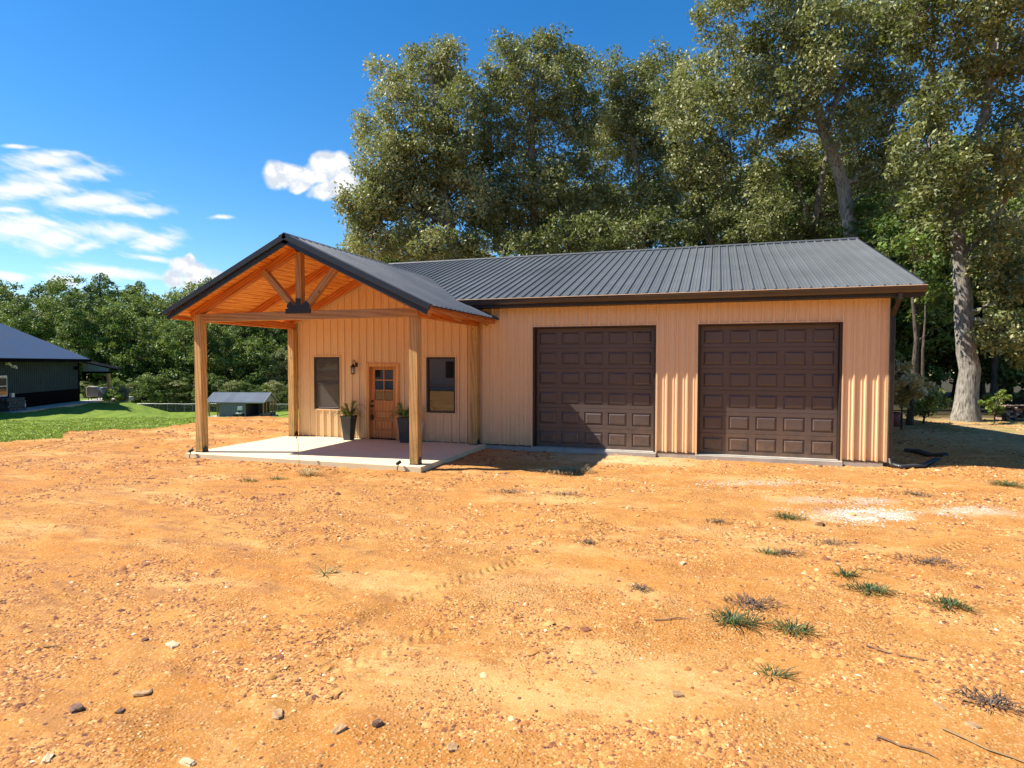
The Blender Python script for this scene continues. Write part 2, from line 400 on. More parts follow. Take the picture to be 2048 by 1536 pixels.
# ------------------------------------------------------------------ mesh helpers
class MB:
    def __init__(self): self.v = []; self.f = []
    def add(self, vs, fs):
        o = len(self.v); self.v += [tuple(p) for p in vs]; self.f += [tuple(i+o for i in f) for f in fs]
    def box(self, x0, x1, y0, y1, z0, z1):
        vs = [(x, y, z) for z in (z0, z1) for y in (y0, y1) for x in (x0, x1)]
        self.add(vs, [(0, 2, 3, 1), (4, 5, 7, 6), (0, 1, 5, 4), (1, 3, 7, 5), (3, 2, 6, 7), (2, 0, 4, 6)])
    def prism(self, poly, axis, a, b):
        """extrude a 2D polygon along an axis: 'x' polygon in (y,z), 'y' in (x,z), 'z' in (x,y)"""
        n = len(poly)
        def p(q, t): return {'x': (t, q[0], q[1]), 'y': (q[0], t, q[1]), 'z': (q[0], q[1], t)}[axis]
        vs = [p(q, a) for q in poly]+[p(q, b) for q in poly]
        fs = [tuple(range(n-1, -1, -1)), tuple(range(n, 2*n))]+[(i, (i+1) % n, (i+1) % n+n, i+n) for i in range(n)]
        self.add(vs, fs)
    def tube(self, pts, rad, n=8, cap=True):
        pts = [Vector(p) for p in pts]
        if not hasattr(rad, '__len__'): rad = [rad]*len(pts)
        rings = []
        up = None
        for i, p in enumerate(pts):
            d = (pts[min(i+1, len(pts)-1)]-pts[max(i-1, 0)]).normalized()
            if up is None: up = d.orthogonal().normalized()
            up = (up-d*up.dot(d)).normalized(); sd_ = d.cross(up)
            rings.append([p+(up*math.cos(2*math.pi*k/n)+sd_*math.sin(2*math.pi*k/n))*rad[i] for k in range(n)])
        vs = [q for r in rings for q in r]; fs = []
        for i in range(len(pts)-1):
            for k in range(n):
                a, b = i*n+k, i*n+(k+1) % n
                fs.append((a, b, b+n, a+n))
        if cap: fs += [tuple(range(n-1, -1, -1)), tuple(range((len(pts)-1)*n, len(pts)*n))]
        self.add(vs, fs)
    def lathe(self, prof, n=16, c=(0, 0, 0)):
        vs = [(c[0]+r*math.cos(2*math.pi*k/n), c[1]+r*math.sin(2*math.pi*k/n), c[2]+z) for r, z in prof for k in range(n)]
        fs = [(i*n+k, i*n+(k+1) % n, (i+1)*n+(k+1) % n, (i+1)*n+k) for i in range(len(prof)-1) for k in range(n)]
        fs += [tuple(range(n-1, -1, -1)), tuple(range((len(prof)-1)*n, len(prof)*n))]
        self.add(vs, fs)
    def build(self, name, mat, parent=None, smooth=False, bevel=0, loc=None, normals=True):
        me = bpy.data.meshes.new(name)
        me.from_pydata(self.v, [], self.f)
        if normals:
            bm = bmesh.new(); bm.from_mesh(me); bmesh.ops.recalc_face_normals(bm, faces=bm.faces)
            if bevel: bmesh.ops.bevel(bm, geom=bm.edges[:], offset=bevel, segments=1, affect='EDGES')
            bm.to_mesh(me); bm.free()
        if smooth: me.polygons.foreach_set('use_smooth', [True]*len(me.polygons))
        me.materials.append(mat)
        o = bpy.data.objects.new(name, me); COL.objects.link(o)
        if parent: o.parent = parent
        if loc is not None: o.location = loc
        return o
def empty(name, label, cat, loc=(0, 0, 0), rz=0, group=None):
    o = bpy.data.objects.new(name, None); COL.objects.link(o)
    o.location = loc; o.rotation_euler = (0, 0, rz); o.empty_display_size = 0.2
    o['label'] = label; o['category'] = cat
    if group: o['group'] = group
    return o
def tag(o, label=None, cat=None, group=None, kind=None):
    for k, v in (('label', label), ('category', cat), ('group', group), ('kind', kind)):
        if v: o[k] = v
    return o
def stick(name, p0, p1, w, h, mat, parent, up=(0, 0, 1), bevel=0.004, ext=0):
    """a squared timber from p0 to p1, its mesh lying along local X so that the grain follows it"""
    p0, p1 = Vector(p0), Vector(p1); L = (p1-p0).length
    x = (p1-p0).normalized(); y = Vector(up).cross(x).normalized(); z = x.cross(y)
    mb = MB(); mb.box(-ext, L+ext, -w/2, w/2, -h/2, h/2)
    o = mb.build(name, mat, parent, bevel=bevel)
    m = Matrix((x, y, z)).transposed().to_4x4(); m.translation = p0
    o.matrix_local = m if parent is None else Matrix.Translation(-Vector(parent.location)) @ m if parent.rotation_euler.z == 0 else m
    return o
def np_mesh(name, verts, quads, mat, parent=None, tint=None, smooth=False, n=4):
    me = bpy.data.meshes.new(name)
    V = len(verts); Fn = len(quads)
    me.vertices.add(V); me.vertices.foreach_set('co', np.asarray(verts, np.float32).ravel())
    me.loops.add(Fn*n); me.loops.foreach_set('vertex_index', np.asarray(quads, np.int32).ravel())
    me.polygons.add(Fn); me.polygons.foreach_set('loop_start', np.arange(0, Fn*n, n, dtype=np.int32))
    try: me.polygons.foreach_set('loop_total', np.full(Fn, n, np.int32))
    except Exception: pass
    if smooth: me.polygons.foreach_set('use_smooth', np.ones(Fn, bool))
    if tint is not None:
        a = me.attributes.new('tint', 'FLOAT', 'POINT'); a.data.foreach_set('value', np.asarray(tint, np.float32))
    me.update(calc_edges=True)
    me.materials.append(mat)
    o = bpy.data.objects.new(name, me); COL.objects.link(o)
    if parent: o.parent = parent
    return o

# ------------------------------------------------------------------ numpy noise
def _hash(ix, iy, seed):
    h = (ix*374761393+iy*668265263+seed*1442695041) & 0xFFFFFFFF
    h = ((h ^ (h >> 13))*1274126177) & 0xFFFFFFFF
    return ((h ^ (h >> 16)) & 0xFFFFFF)/float(0xFFFFFF)
def vnoise(x, y, seed=0):
    ix = np.floor(x).astype(np.int64); iy = np.floor(y).astype(np.int64)
    fx = x-ix; fy = y-iy; fx = fx*fx*(3-2*fx); fy = fy*fy*(3-2*fy)
    a = _hash(ix, iy, seed); b = _hash(ix+1, iy, seed); c = _hash(ix, iy+1, seed); d = _hash(ix+1, iy+1, seed)
    return (a*(1-fx)+b*fx)*(1-fy)+(c*(1-fx)+d*fx)*fy
def fbm(x, y, o=4, seed=0, g=0.5):
    s = 0; a = 1; t = 0
    for i in range(o):
        s = s+a*vnoise(x*2**i+i*17.3, y*2**i+i*9.1, seed+i); t += a; a *= g
    return s/t
def sstep(a, b, x):
    t = np.clip((x-a)/(b-a), 0, 1); return t*t*(3-2*t)

# ------------------------------------------------------------------ terrain
def fallR(D):
    return np.interp(D, [0, 24.5, 27, 30, 40, 60, 70, 95, 130, 500], [-.1, -.1, -.33, -.68, -1.6, -3.25, -4.05, -5.3, -6, -8])
def fallL(D):
    return np.interp(D, [0, 19, 24, 30, 37, 46, 52, 70, 95, 130, 500], [-.1, -.1, -.35, -.8, -1.12, -1.45, -2.2, -4.05, -5.3, -6, -8])
def terrain(x, y, detail=True):
    x = np.asarray(x, float); y = np.asarray(y, float)
    S = (x-CX)*RT.x+(y-CY)*RT.y; D = (x-CX)*FW.x+(y-CY)*FW.y
    Dp = np.maximum(D, 1.0); q = S/Dp
    e = -0.55-0.0055*np.maximum(D-37, 0)
    wp = sstep(e+0.05, e-0.045, q)
    left = fallL(D)*wp+fallR(D)*(1-wp)
    dw = S-(-32.1+(46-D)*0.21)                       # distance out from the dark house wall
    pad = sstep(4.2, 1.7, dw)*sstep(24, 30, D)*sstep(56, 49, D)
    left = left*(1-pad)-0.79*pad
    wr = sstep(-0.36, -0.2, q)*sstep(5, 12, D)
    right = np.interp(D, [0, 40, 80, 500], [-.1, -.12, -1.2, -8])
    h = left*(1-wr)+right*wr
    near = sstep(60, 28, D)
    h = h+near*((fbm(x*0.35, y*0.35, 3, 5)-0.5)*0.10)*sstep(0.4, 2.5, np.abs(y+0.2)+np.maximum(0, -x-8)+np.maximum(0, x-9))
    # low crest running off from the drain pipe, with a hollow behind it
    ln = y-(1.35+0.30*(x-9.0))
    k = sstep(8.2, 9.6, x)*sstep(30, 20, x)
    h = h+k*(0.15*np.exp(-((ln+0.25)/0.75)**2)-0.16*np.exp(-((ln-2.2)/1.6)**2))
    if detail:
        rough = 0.35+0.9*sstep(0.42, 0.62, fbm(x*0.8, y*0.8, 3, 21))+1.6*sstep(-7, -9.5, x)*sstep(-6, -2, y)
        rough = rough+2.4*np.exp(-((y+4.15)/0.45)**2)*sstep(-1.0, -2.0, x)*sstep(-9, -7.5, x)
        # spoil heap beside the building
        rough = rough+2.0*sstep(1.2, .3, np.abs(x-9.0))*sstep(1.5, .4, np.abs(y-2.6))
        h = h+near*(0.030*(fbm(x*1.4, y*1.9, 3, 37)-0.5)+0.016*np.abs(fbm(x*2.2+y, y*4.5-x, 2, 38)-0.5))
        h = h+near*rough*(0.036*(fbm(x*3.1, y*3.1, 3, 31)-0.5)+0.030*np.power(np.abs(fbm(x*7.5, y*7.5, 2, 41)-0.5)*2, 1.2)*0.6-0.006)
        st = sstep(-8, -11, x)*sstep(-8, -3, y)
        h = h+st*0.12*(fbm(x*0.5+y*0.4, y*2.4-x*1.2, 3, 51)-0.5)
        # tyre ruts
        for (xa, ya, xb, yb) in RUTS:
            L = math.hypot(xb-xa, yb-ya); ux, uy = (xb-xa)/L, (yb-ya)/L
            t = (x-xa)*ux+(y-ya)*uy; dd = -(x-xa)*uy+(y-ya)*ux+0.15*np.sin(t*0.5)
            m = np.exp(-(np.abs(dd)/0.16)**4)*sstep(-.5, .5, t)*sstep(L+.5, L-.5, t)
            h = h-0.008*m+0.005*np.exp(-((np.abs(dd)-0.21)/0.05)**2)*sstep(-.5, .5, t)*sstep(L+.5, L-.5, t)
    # flat under the slab and the building
    inside = (x > -7.25) & (x < -1.33) & (y > -3.66) & (y < 0.2)
    h = np.where(inside, np.minimum(h, -0.12), h)
    b = (x > -6.9) & (x < 7.6) & (y > -0.0) & (y < 12.3)
    h = np.where(b, np.minimum(h, -0.12), h)
    wall = np.exp(-(y/0.45)**2)*sstep(-8.5, -7.5, x)*sstep(9.0, 8.0, x)
    h = h*(1-wall)+wall*np.minimum(h, -0.075)
    return h
RUTS = [(8.6, -2.0, 3.6, -7.6), (10.4, -2.6, 5.3, -8.2), (4.6, -3.2, 1.2, -10.8), (2.9, -9.0, 1.1, -12.4), (7.4, -4.2, 9.6, -1.4), (-1.0, -8.0, 2.1, -11.8), (3.4, -5.4, 0.2, -9.6)]
def hz(x, y): return float(terrain(np.array([x]), np.array([y]))[0])

def axis_pts(lo, hi, fine_lo, fine_hi, step, grow=1.12, far=420):
    a = list(np.arange(fine_lo, fine_hi, step)) if not callable(step) else None
    if a is None:
        a = [fine_lo]
        while a[-1] < fine_hi: a.append(a[-1]+step(a[-1]))
    s = (a[-1]-a[-2]); 
    while a[-1] < hi: s = min(s*grow, 12); a.append(a[-1]+s)
    s = (a[1]-a[0]); b = []
    t = a[0]
    while t > lo: s = min(s*grow, 12); t -= s; b.append(t)
    return np.array(b[::-1]+a)
gx = axis_pts(-320, 300, -14.0, 14.0, 0.05)
gy = axis_pts(-120, 420, -12.9, 3.0, lambda t: 0.028+0.05*min(1, (t+12.9)/14))
X, Y = np.meshgrid(gx, gy)
jx = (vnoise(X*19.1, Y*23.7, 77)-0.5)*0.03; jy = (vnoise(X*21.1, Y*17.7, 78)-0.5)*0.02
X2, Y2 = X+jx, Y+jy
Z = terrain(X2, Y2)
nx, ny = len(gx), len(gy)
idx = np.arange(nx*ny).reshape(ny, nx)
quads = np.stack([idx[:-1, :-1], idx[:-1, 1:], idx[1:, 1:], idx[1:, :-1]], -1).reshape(-1, 4)
# surface weights: lawn, forest floor
def lawn_w(x, y):
    S = (x-CX)*RT.x+(y-CY)*RT.y; D = (x-CX)*FW.x+(y-CY)*FW.y
    q = S/np.maximum(D, 1)
    # the edge of the bare soil, by bearing
    qe = np.array([-1.4, -0.826, -0.737, -0.713, -0.66, -0.59, -0.51, -0.487, -0.40, -0.35, -0.2])
    De = np.array([17.0, 17.6, 17.6, 19.9, 20.6, 21.8, 22.2, 24.6, 25.3, 25.6, 26])
    edge = np.interp(q, qe, De)+(fbm(x*1.3, y*1.3, 3, 61)-0.5)*1.2
    w = sstep(-0.15, 0.15, D-edge)*sstep(-0.30, -0.33, q)*sstep(3, 8, D)
    return w
lw = lawn_w(X2, Y2)
Sg = (X2-CX)*RT.x+(Y2-CY)*RT.y; Dg = (X2-CX)*FW.x+(Y2-CY)*FW.y
fw = sstep(15.5, 19.5, Dg+(fbm(X2*.5, Y2*.5, 3, 63)-.5)*3)*sstep(-0.2, -0.1, Sg/np.maximum(Dg, 1))*sstep(-1, 3.5, Y2-0.1*X2)
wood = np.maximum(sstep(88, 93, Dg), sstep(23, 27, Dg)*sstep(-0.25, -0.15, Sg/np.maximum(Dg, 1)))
ground = np_mesh('ground', np.stack([X2, Y2, Z], -1).reshape(-1, 3), quads, None, smooth=False)
for nm, arr in (('lawn', lw), ('thatch', fw), ('wood', wood)):
    a = ground.data.attributes.new(nm, 'FLOAT', 'POINT'); a.data.foreach_set('value', arr.astype(np.float32).ravel())
tag(ground, kind='structure')
def m_ground():
    m, t = new_mat('red_clay_ground')
    p = t.pos
    def attr(n): return t.new('ShaderNodeAttribute', attribute_name=n).outputs['Fac']
    big = t.noise(p, 0.35, 5, 0.6); mid = t.noise(p, 1.7, 6, 0.65); fn = t.noise(p, 14, 6, 0.7); vf = t.noise(p, 95, 4, 0.7)
    c = t.mix(t.mapr(mid, 0.35, 0.65), (0.38, 0.165, 0.038), (0.51, 0.255, 0.072))
    c = t.mix(t.mapr(big, 0.42, 0.62, 0, 0.75), c, (0.43, 0.165, 0.030))
    # dusty, packed pale wheel ways
    pale = t.noise(t.mapping(p, rot=(0, 0, 0.7), scale=(0.5, 1.3, 1)), 0.75, 6, 0.68)
    c = t.mix(t.mapr(pale, 0.48, 0.66, 0, 0.75, True), c, (0.60, 0.355, 0.135))
    # gritty patches
    grit = t.mapr(t.noise(p, 0.9, 6, 0.72, 0.4), 0.45, 0.57, 0, 1, True)
    pb = t.voro(p, 34, 'F1', 'Color'); pbs = t.new('ShaderNodeSeparateColor', ins={0: pb})
    pd = t.voro(p, 34, 'F1')
    pcol = t.ramp(pbs.outputs[0], [(0.0, (0.25, 0.09, 0.025)), (0.35, (0.36, 0.145, 0.04)), (0.7, (0.58, 0.29, 0.10)), (0.93, (0.66, 0.42, 0.2)), (1.0, (0.85, 0.68, 0.42))])
    pm_ = t.math('MULTIPLY', t.mapr(pd, 0.42, 0.25), t.mapr(pbs.outputs[1], 0.25, 0.5))
    c = t.mix(t.mapr(grit, 0, 1, 0, 0.35), c, (0.30, 0.115, 0.026))
    c = t.mix(t.math('MULTIPLY', pm_, t.mapr(grit, 0, 1, 0.08, 1.0)), c, pcol)
    pb2 = t.voro(p, 90, 'F1', 'Color'); p2 = t.new('ShaderNodeSeparateColor', ins={0: pb2})
    c = t.mix(t.math('MULTIPLY', t.mapr(p2.outputs[0], 0.82, 1.0), 0.35), c, (0.28, 0.11, 0.03))
    c = t.mix(t.math('MULTIPLY', t.mapr(p2.outputs[1], 0.8, 1.0), 0.6), c, (0.70, 0.46, 0.22))
    c = t.mix(t.mapr(fn, 0.56, 0.72, 0, 0.45), c, (0.34, 0.13, 0.04))
    # maroon shale at the left and dark scattered mats
    sp = t.new('ShaderNodeSeparateXYZ', ins={0: p})
    mar = t.noise(t.mapping(p, rot=(0, 0, 0.35), scale=(1, 3.0, 1)), 1.1, 7, 0.75)
    mw = t.math('MULTIPLY', t.mapr(mar, 0.50, 0.62, 0, 0.8, True), t.mapr(sp.outputs[0], 3.0, -2.0, 0.25, 1))
    c = t.mix(mw, c, (0.31, 0.14, 0.055))
    # pale quarry dust by the door aprons
    ap = t.math('MULTIPLY', t.mapr(t.math('ABSOLUTE', t.math('ADD', sp.outputs[1], 0.75)), 1.2, 0.2, 0, 1, True),
                t.math('MULTIPLY', t.mapr(sp.outputs[0], -1.4, 0.5), t.mapr(sp.outputs[0], 5.2, 2.5)))
    c = t.mix(t.math('MULTIPLY', ap, t.mapr(mid, 0.3, 0.6, 0.3, 0.75)), c, (0.66, 0.47, 0.25))
    # chalky spill of limestone dust
    def spot(x, y, rx, ry, rot, amt, acc):
        v = t.vmath('SUBTRACT', p, (x, y, 0)); v = t.mapping(v, rot=(0, 0, rot)); v = t.vmath('MULTIPLY', v, (1/rx, 1/ry, 0))
        d = t.math('ADD', t.vmath('LENGTH', v), t.math('MULTIPLY', t.math('SUBTRACT', t.noise(p, 5, 6, 0.75), 0.5), 1.3))
        f = t.math('MULTIPLY', t.mapr(d, 1.0, 0.35, 0, 1, True), amt)
        return f if acc is None else t.math('MAXIMUM', acc, f)
    f = spot(6.35, -4.75, 0.9, 0.45, -0.25, 0.38, None)
    f = spot(5.1, -2.75, 1.1, 0.45, -0.25, 0.2, f)
    f = spot(6.2, -3.9, 1.3, 0.35, -0.3, 0.3, f)
    f = spot(7.9, -4.1, 0.9, 0.4, -0.3, 0.3, f)
    f = t.math('MULTIPLY', f, t.mapr(t.noise(p, 45, 4, 0.7), 0.3, 0.55, 0.35, 1))
    c = t.mix(f, c, (0.70, 0.62, 0.52))
    # thatch and leaf litter by the trees
    th = t.ramp(t.noise(p, 6, 7, 0.75), [(0.3, (0.16, 0.13, 0.045)), (0.5, (0.42, 0.27, 0.12)), (0.7, (0.62, 0.44, 0.25))])
    gpat = t.mapr(t.noise(p, 0.5, 4, 0.6), 0.47, 0.6, 0, 0.6)
    th = t.mix(gpat, th, (0.13, 0.16, 0.035))
    c = t.mix(attr('thatch'), c, th)
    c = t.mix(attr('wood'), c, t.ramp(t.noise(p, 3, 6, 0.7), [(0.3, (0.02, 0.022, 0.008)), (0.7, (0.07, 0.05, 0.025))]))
    gl = t.ramp(t.noise(t.mapping(p, rot=(0, 0, 0.3), scale=(1, 1, 1)), 3.5, 7, 0.75), [(0.25, (0.075, 0.12, 0.012)), (0.5, (0.15, 0.215, 0.022)), (0.75, (0.23, 0.285, 0.04))])
    mow = t.n.new('ShaderNodeTexWave'); mow.bands_direction = 'X'; t.l.new(t.mapping(p, rot=(0, 0, -0.75)), mow.inputs['Vector'])
    mow.inputs['Scale'].default_value = 0.28; mow.inputs['Distortion'].default_value = 2.5; mow.inputs['Detail'].default_value = 2
    gl = t.mix(t.mapr(mow.outputs['Fac'], 0.3, 0.9, 0, 0.35), gl, (0.06, 0.12, 0.012))
    c = t.mix(attr('lawn'), c, gl)
    h = t.math('ADD', t.math('MULTIPLY', fn, 0.45), t.math('MULTIPLY', vf, 0.22))
    h = t.math('ADD', h, t.math('MULTIPLY', t.math('MULTIPLY', t.mapr(pd, 0.45, 0.1), t.mapr(grit, 0, 1, 0.05, 1)), 0.3))
    trk = None
    for (xa, ya, xb, yb) in RUTS:
        L = math.hypot(xb-xa, yb-ya); an = math.atan2(yb-ya, xb-xa)
        v = t.vmath('SUBTRACT', p, (xa, ya, 0)); v = t.mapping(v, rot=(0, 0, -an)); s_ = t.new('ShaderNodeSeparateXYZ', ins={0: v})
        ad = t.math('ABSOLUTE', s_.outputs[1])
        ch = t.math('SINE', t.math('MULTIPLY', t.math('ADD', s_.outputs[0], t.math('MULTIPLY', ad, 0.7)), 2*math.pi/0.10))
        mk = t.math('MULTIPLY', t.mapr(ad, 0.17, 0.13), t.math('MULTIPLY', t.mapr(s_.outputs[0], -0.2, 0.2), t.mapr(s_.outputs[0], L+.2, L-.2)))
        mk = t.math('MULTIPLY', mk, ch)
        trk = mk if trk is None else t.math('ADD', trk, mk)
    trk = t.math('MULTIPLY', trk, t.mapr(t.noise(p, 0.8, 5, 0.7), 0.47, 0.60, 0, 0.55, True))
    h = t.math('ADD', h, t.math('MULTIPLY', trk, 0.55))
    setb(t, Base_Color=c, Roughness=0.95, Normal=t.bump(h, 1.0, 0.028))
    t.b.inputs['Specular IOR Level'].default_value = 0.15
    return m
M['ground'] = m_ground()
ground.data.materials.clear(); ground.data.materials.append(M['ground'])

# ------------------------------------------------------------------ pebbles and clods
def m_pebble():
    m, t = new_mat('clay_gravel')
    at_ = t.new('ShaderNodeAttribute', attribute_name='tint').outputs['Fac']
    c = t.ramp(at_, [(0.0, (0.09, 0.035, 0.03)), (0.12, (0.17, 0.06, 0.035)), (0.3, (0.36, 0.145, 0.04)), (0.55, (0.50, 0.245, 0.07)), (0.78, (0.60, 0.36, 0.13)), (0.9, (0.66, 0.46, 0.25)), (1.0, (0.8, 0.68, 0.48))])
    c = t.mix(t.mapr(t.noise(t.pos, 60, 3, 0.6), 0.4, 0.7, 0, 0.35), c, (0.46, 0.2, 0.06))
    setb(t, Base_Color=c, Roughness=0.85)
    t.b.inputs['Specular IOR Level'].default_value = 0.25
    return m
M['pebble'] = m_pebble()
rng = np.random.default_rng(3)
OCT = np.array([(1, 0, 0), (0.4, 0.9, 0.1), (-0.9, 0.35, 0), (-0.5, -0.85, 0.05), (0.55, -0.8, 0), (0.1, 0.05, 0.75)])
OCTF = np.array([(0, 1, 5), (1, 2, 5), (2, 3, 5), (3, 4, 5), (4, 0, 5)])
def pebbles(name, P, size, tint, mat, flat=0.8, sink=0.1):
    N = len(P)
    ang = rng.random(N)*2*np.pi; c, s = np.cos(ang), np.sin(ang)
    base = OCT[None]*(0.75+0.5*rng.random((N, 6, 3)))
    base[..., 0] *= (0.8+0.7*rng.random((N, 1)))
    x = base[..., 0]*c[:, None]-base[..., 1]*s[:, None]; y = base[..., 0]*s[:, None]+base[..., 1]*c[:, None]
    z = base[..., 2]*flat*(0.5+0.9*rng.random((N, 1)))
    tilt = (rng.random((N, 1))-0.5)*0.5
    z = z+x*tilt-sink
    V = np.stack([x, y, z], -1)*size[:, None, None]+P[:, None, :]
    Fc = OCTF[None]+(np.arange(N)*6)[:, None, None]
    return np_mesh(name, V.reshape(-1, 3), Fc.reshape(-1, 3), mat, tint=np.repeat(tint, 6), n=3)
def scatter(N, d0, d1, pw=1.6):
    D = d0*(d1/d0)**(rng.random(N)**pw)
    q = (rng.random(N)*2-1)*0.93
    S = q*D
    return CX+S*RT.x+D*FW.x, CY+S*RT.y+D*FW.y, D
x, y, D = scatter(380000, 2.7, 24, 1.05)
cl = fbm(x*0.75+0.3*y, y*1.1, 4, 91); cl2 = fbm(x*4, y*4, 3, 95)
keep = (rng.random(len(x)) < 0.04+0.96*sstep(0.48, 0.57, cl)*sstep(0.35, 0.6, cl2)) & ~((x > -7.35) & (x < -1.25) & (y > -3.75)) & ~((y > -0.05) & (x > -7) & (x < 7.9)) & (lawn_w(x, y) < 0.4)
x, y, D, cl = x[keep], y[keep], D[keep], cl[keep]
sz = (0.0045+0.0105*rng.random(len(x))**1.8)*(0.75+0.13*D)
big = rng.random(len(x)) < 0.02
sz = np.where(big, sz*2.3, sz)
P = np.stack([x, y, terrain(x, y)], -1)
shift = -0.22*sstep(2.0, -3.0, x)*rng.random(len(x))
tint = np.clip(0.45+0.18*rng.standard_normal(len(x))+shift+0.30*(rng.random(len(x)) < 0.025)-0.38*(rng.random(len(x)) < 0.12), 0, 1)
tag(pebbles('gravel', P, sz, tint, M['pebble']), 'loose clay coloured gravel scattered over the bare red dirt', 'gravel', kind='stuff')
# clods beside the slab, along the lawn edge and on the spoil heap
N = 9000
x = np.concatenate([rng.uniform(-8.6, -1.2, N//3), rng.uniform(-16, -8, N//2), rng.normal(9.2, 0.7, N//8), rng.uniform(-1.25, 0.6, N//8)])
y = np.concatenate([-4.05-np.abs(rng.normal(0, 0.42, N//3)), rng.uniform(-6, 6.5, N//2), rng.normal(2.8, 0.9, N//8), rng.uniform(-1.9, -0.1, N//8)])
k = (lawn_w(x, y) < 0.4) & ~((x > -7.35) & (x < -1.25) & (y > -3.78) & (y < 0.1)) & ~((y > -0.06) & (x > -7) & (x < 7.9)) & (rng.random(len(x)) < 0.2+sstep(.4, .6, fbm(x, y, 3, 7)))
x, y = x[k], y[k]
sz = 0.010+0.028*rng.random(len(x))**2.5
tint = np.clip(0.48+0.14*rng.standard_normal(len(x))-0.12*(x > 8), 0, 1)
tag(pebbles('clods', np.stack([x, y, terrain(x, y)], -1), sz, tint, M['pebble'], 0.6), 'broken clay clods along the slab, lawn edge and spoil heap', 'clods', kind='stuff')
# white limestone chips
def patch(cx_, cy_, rx, ry, rot, n):
    a = rng.normal(0, 0.5, (n, 2)); a[:, 0] *= rx; a[:, 1] *= ry
    return cx_+a[:, 0]*math.cos(rot)-a[:, 1]*math.sin(rot), cy_+a[:, 0]*math.sin(rot)+a[:, 1]*math.cos(rot)
px_, py_ = [np.concatenate(a) for a in zip(patch(6.35, -4.75, 1.1, .5, .25, 3300), patch(5.1, -2.75, 1.3, .45, .25, 800), patch(6.3, -3.9, 1.6, .35, .3, 600), patch(8.1, -4.0, 1.2, .5, .3, 600))]
kk = rng.random(len(px_)) < sstep(0.38, 0.62, fbm(px_*2.5, py_*2.5, 3, 15))
px_, py_ = px_[kk], py_[kk]
tag(pebbles('limestone_chips', np.stack([px_, py_, terrain(px_, py_)], -1), 0.006+0.012*rng.random(len(px_))**1.8, rng.random(len(px_)), M['gravelw']), 'white limestone chips spilled on the dirt before the right garage door', 'limestone chips', kind='stuff')

# lawn blades (geometry helps the edge of the lawn)
N = 36000
q = rng.uniform(-0.9, -0.5, N); De = np.interp(q, [-1.4, -0.826, -0.737, -0.713, -0.66, -0.59, -0.51, -0.487, -0.40, -0.35], [17.0, 17.6, 17.6, 19.9, 20.6, 21.8, 22.2, 24.6, 25.3, 25.6])
D = De+rng.random(N)**1.6*14-0.4; S = q*D
x = CX+S*RT.x+D*FW.x; y = CY+S*RT.y+D*FW.y
k = rng.random(N) < lawn_w(x, y)+0.01
x, y, D = x[k], y[k], D[k]; z = terrain(x, y)
a = rng.random(len(x))*np.pi; hh = 0.02+0.025*rng.random(len(x)); ww = 0.012+0.0008*D
B = np.stack([x, y, z-0.005], -1); T = np.stack([np.cos(a), np.sin(a), 0*a], -1)*ww[:, None]
top = B+np.stack([rng.normal(0, .02, len(x)), rng.normal(0, .02, len(x)), hh], -1)
V = np.stack([B-T, B+T, top], 1).reshape(-1, 3)
tag(np_mesh('lawn_grass', V, np.arange(len(V)).reshape(-1, 3), M['grassb'], tint=np.repeat(rng.random(len(x)), 3), n=3), 'mown bright green lawn grass sloping up to the dark house', 'grass', kind='stuff')

# ------------------------------------------------------------------ porch slab
mb = MB(); mb.box(-7.2955, -1.2958, -3.7058, -0.001, -0.2, 0.0)
slab = mb.build('porch_slab', M['concrete'], bevel=0.006); tag(slab, kind='structure')
mb = MB(); mb.box(-1.29, 7.66, -0.02, 0.30, -0.3, -0.008)
fnd = mb.build('foundation_edge', M['conc2']); tag(fnd, kind='structure')

# ================================================================== garage building
B = empty('garage_building', 'tan metal sided garage with timber framed gable porch and two brown overhead doors', 'garage building')
WL, WR, ZT = -30.45*R, 33.7*R, 3.456
DEP = 12.46
AP, AZp, SL = -4.3143, 4.7701, 0.4712        # porch ridge x, height, slope
PF = -3.942                                  # porch front edge
EZ = 3.674; EY = -0.378; MS = 0.3263; RY, RZ = 6.233, 5.8314
EXL, EXR = -7.6289, -0.9656
def porch_z(x): return AZp-SL*abs(x-AP)
PROF = [(-0.029, 0), (-0.015, 0.033), (0.015, 0.033), (0.029, 0), (R/3-0.014, 0), (R/3-0.006, 0.007), (R/3+0.006, 0.007), (R/3+0.014, 0),
        (2*R/3-0.014, 0), (2*R/3-0.006, 0.007), (2*R/3+0.006, 0.007), (2*R/3+0.014, 0)]
def profile(x):
    u = (x+0.06) % R-0.06
    xs = [p[0] for p in PROF]+[R-0.029]; hs_ = [p[1] for p in PROF]+[0]
    return float(np.interp(u, xs, hs_))
def prof_lines(a, b, extra=()):
    out = {round(a, 5), round(b, 5)}
    k0 = int(math.floor(a/R))-1; k1 = int(math.ceil(b/R))+1
    for k in range(k0, k1+1):
        for p, _ in PROF:
            x = k*R+p
            if a < x < b: out.add(round(x, 5))
    for e in extra:
        if a < e < b: out.add(round(e, 5))
    return sorted(out)
G1 = (-0.057, 2.949, -0.02, 2.977); G2 = (3.886, 6.858, -0.02, 2.977)
WN1 = (-6.495+.03, -5.596-.03, 0.785, 2.245); WN2 = (-3.009+.03, -2.117-.03, 0.772, 2.235)
DR = (-4.76, -3.815, -0.01, 2.045)
OPEN = [G1, G2, WN1, WN2, DR]
def wall_top(x):
    if -7.2 < x < -1.3: return max(ZT, porch_z(x)-0.135)
    return ZT
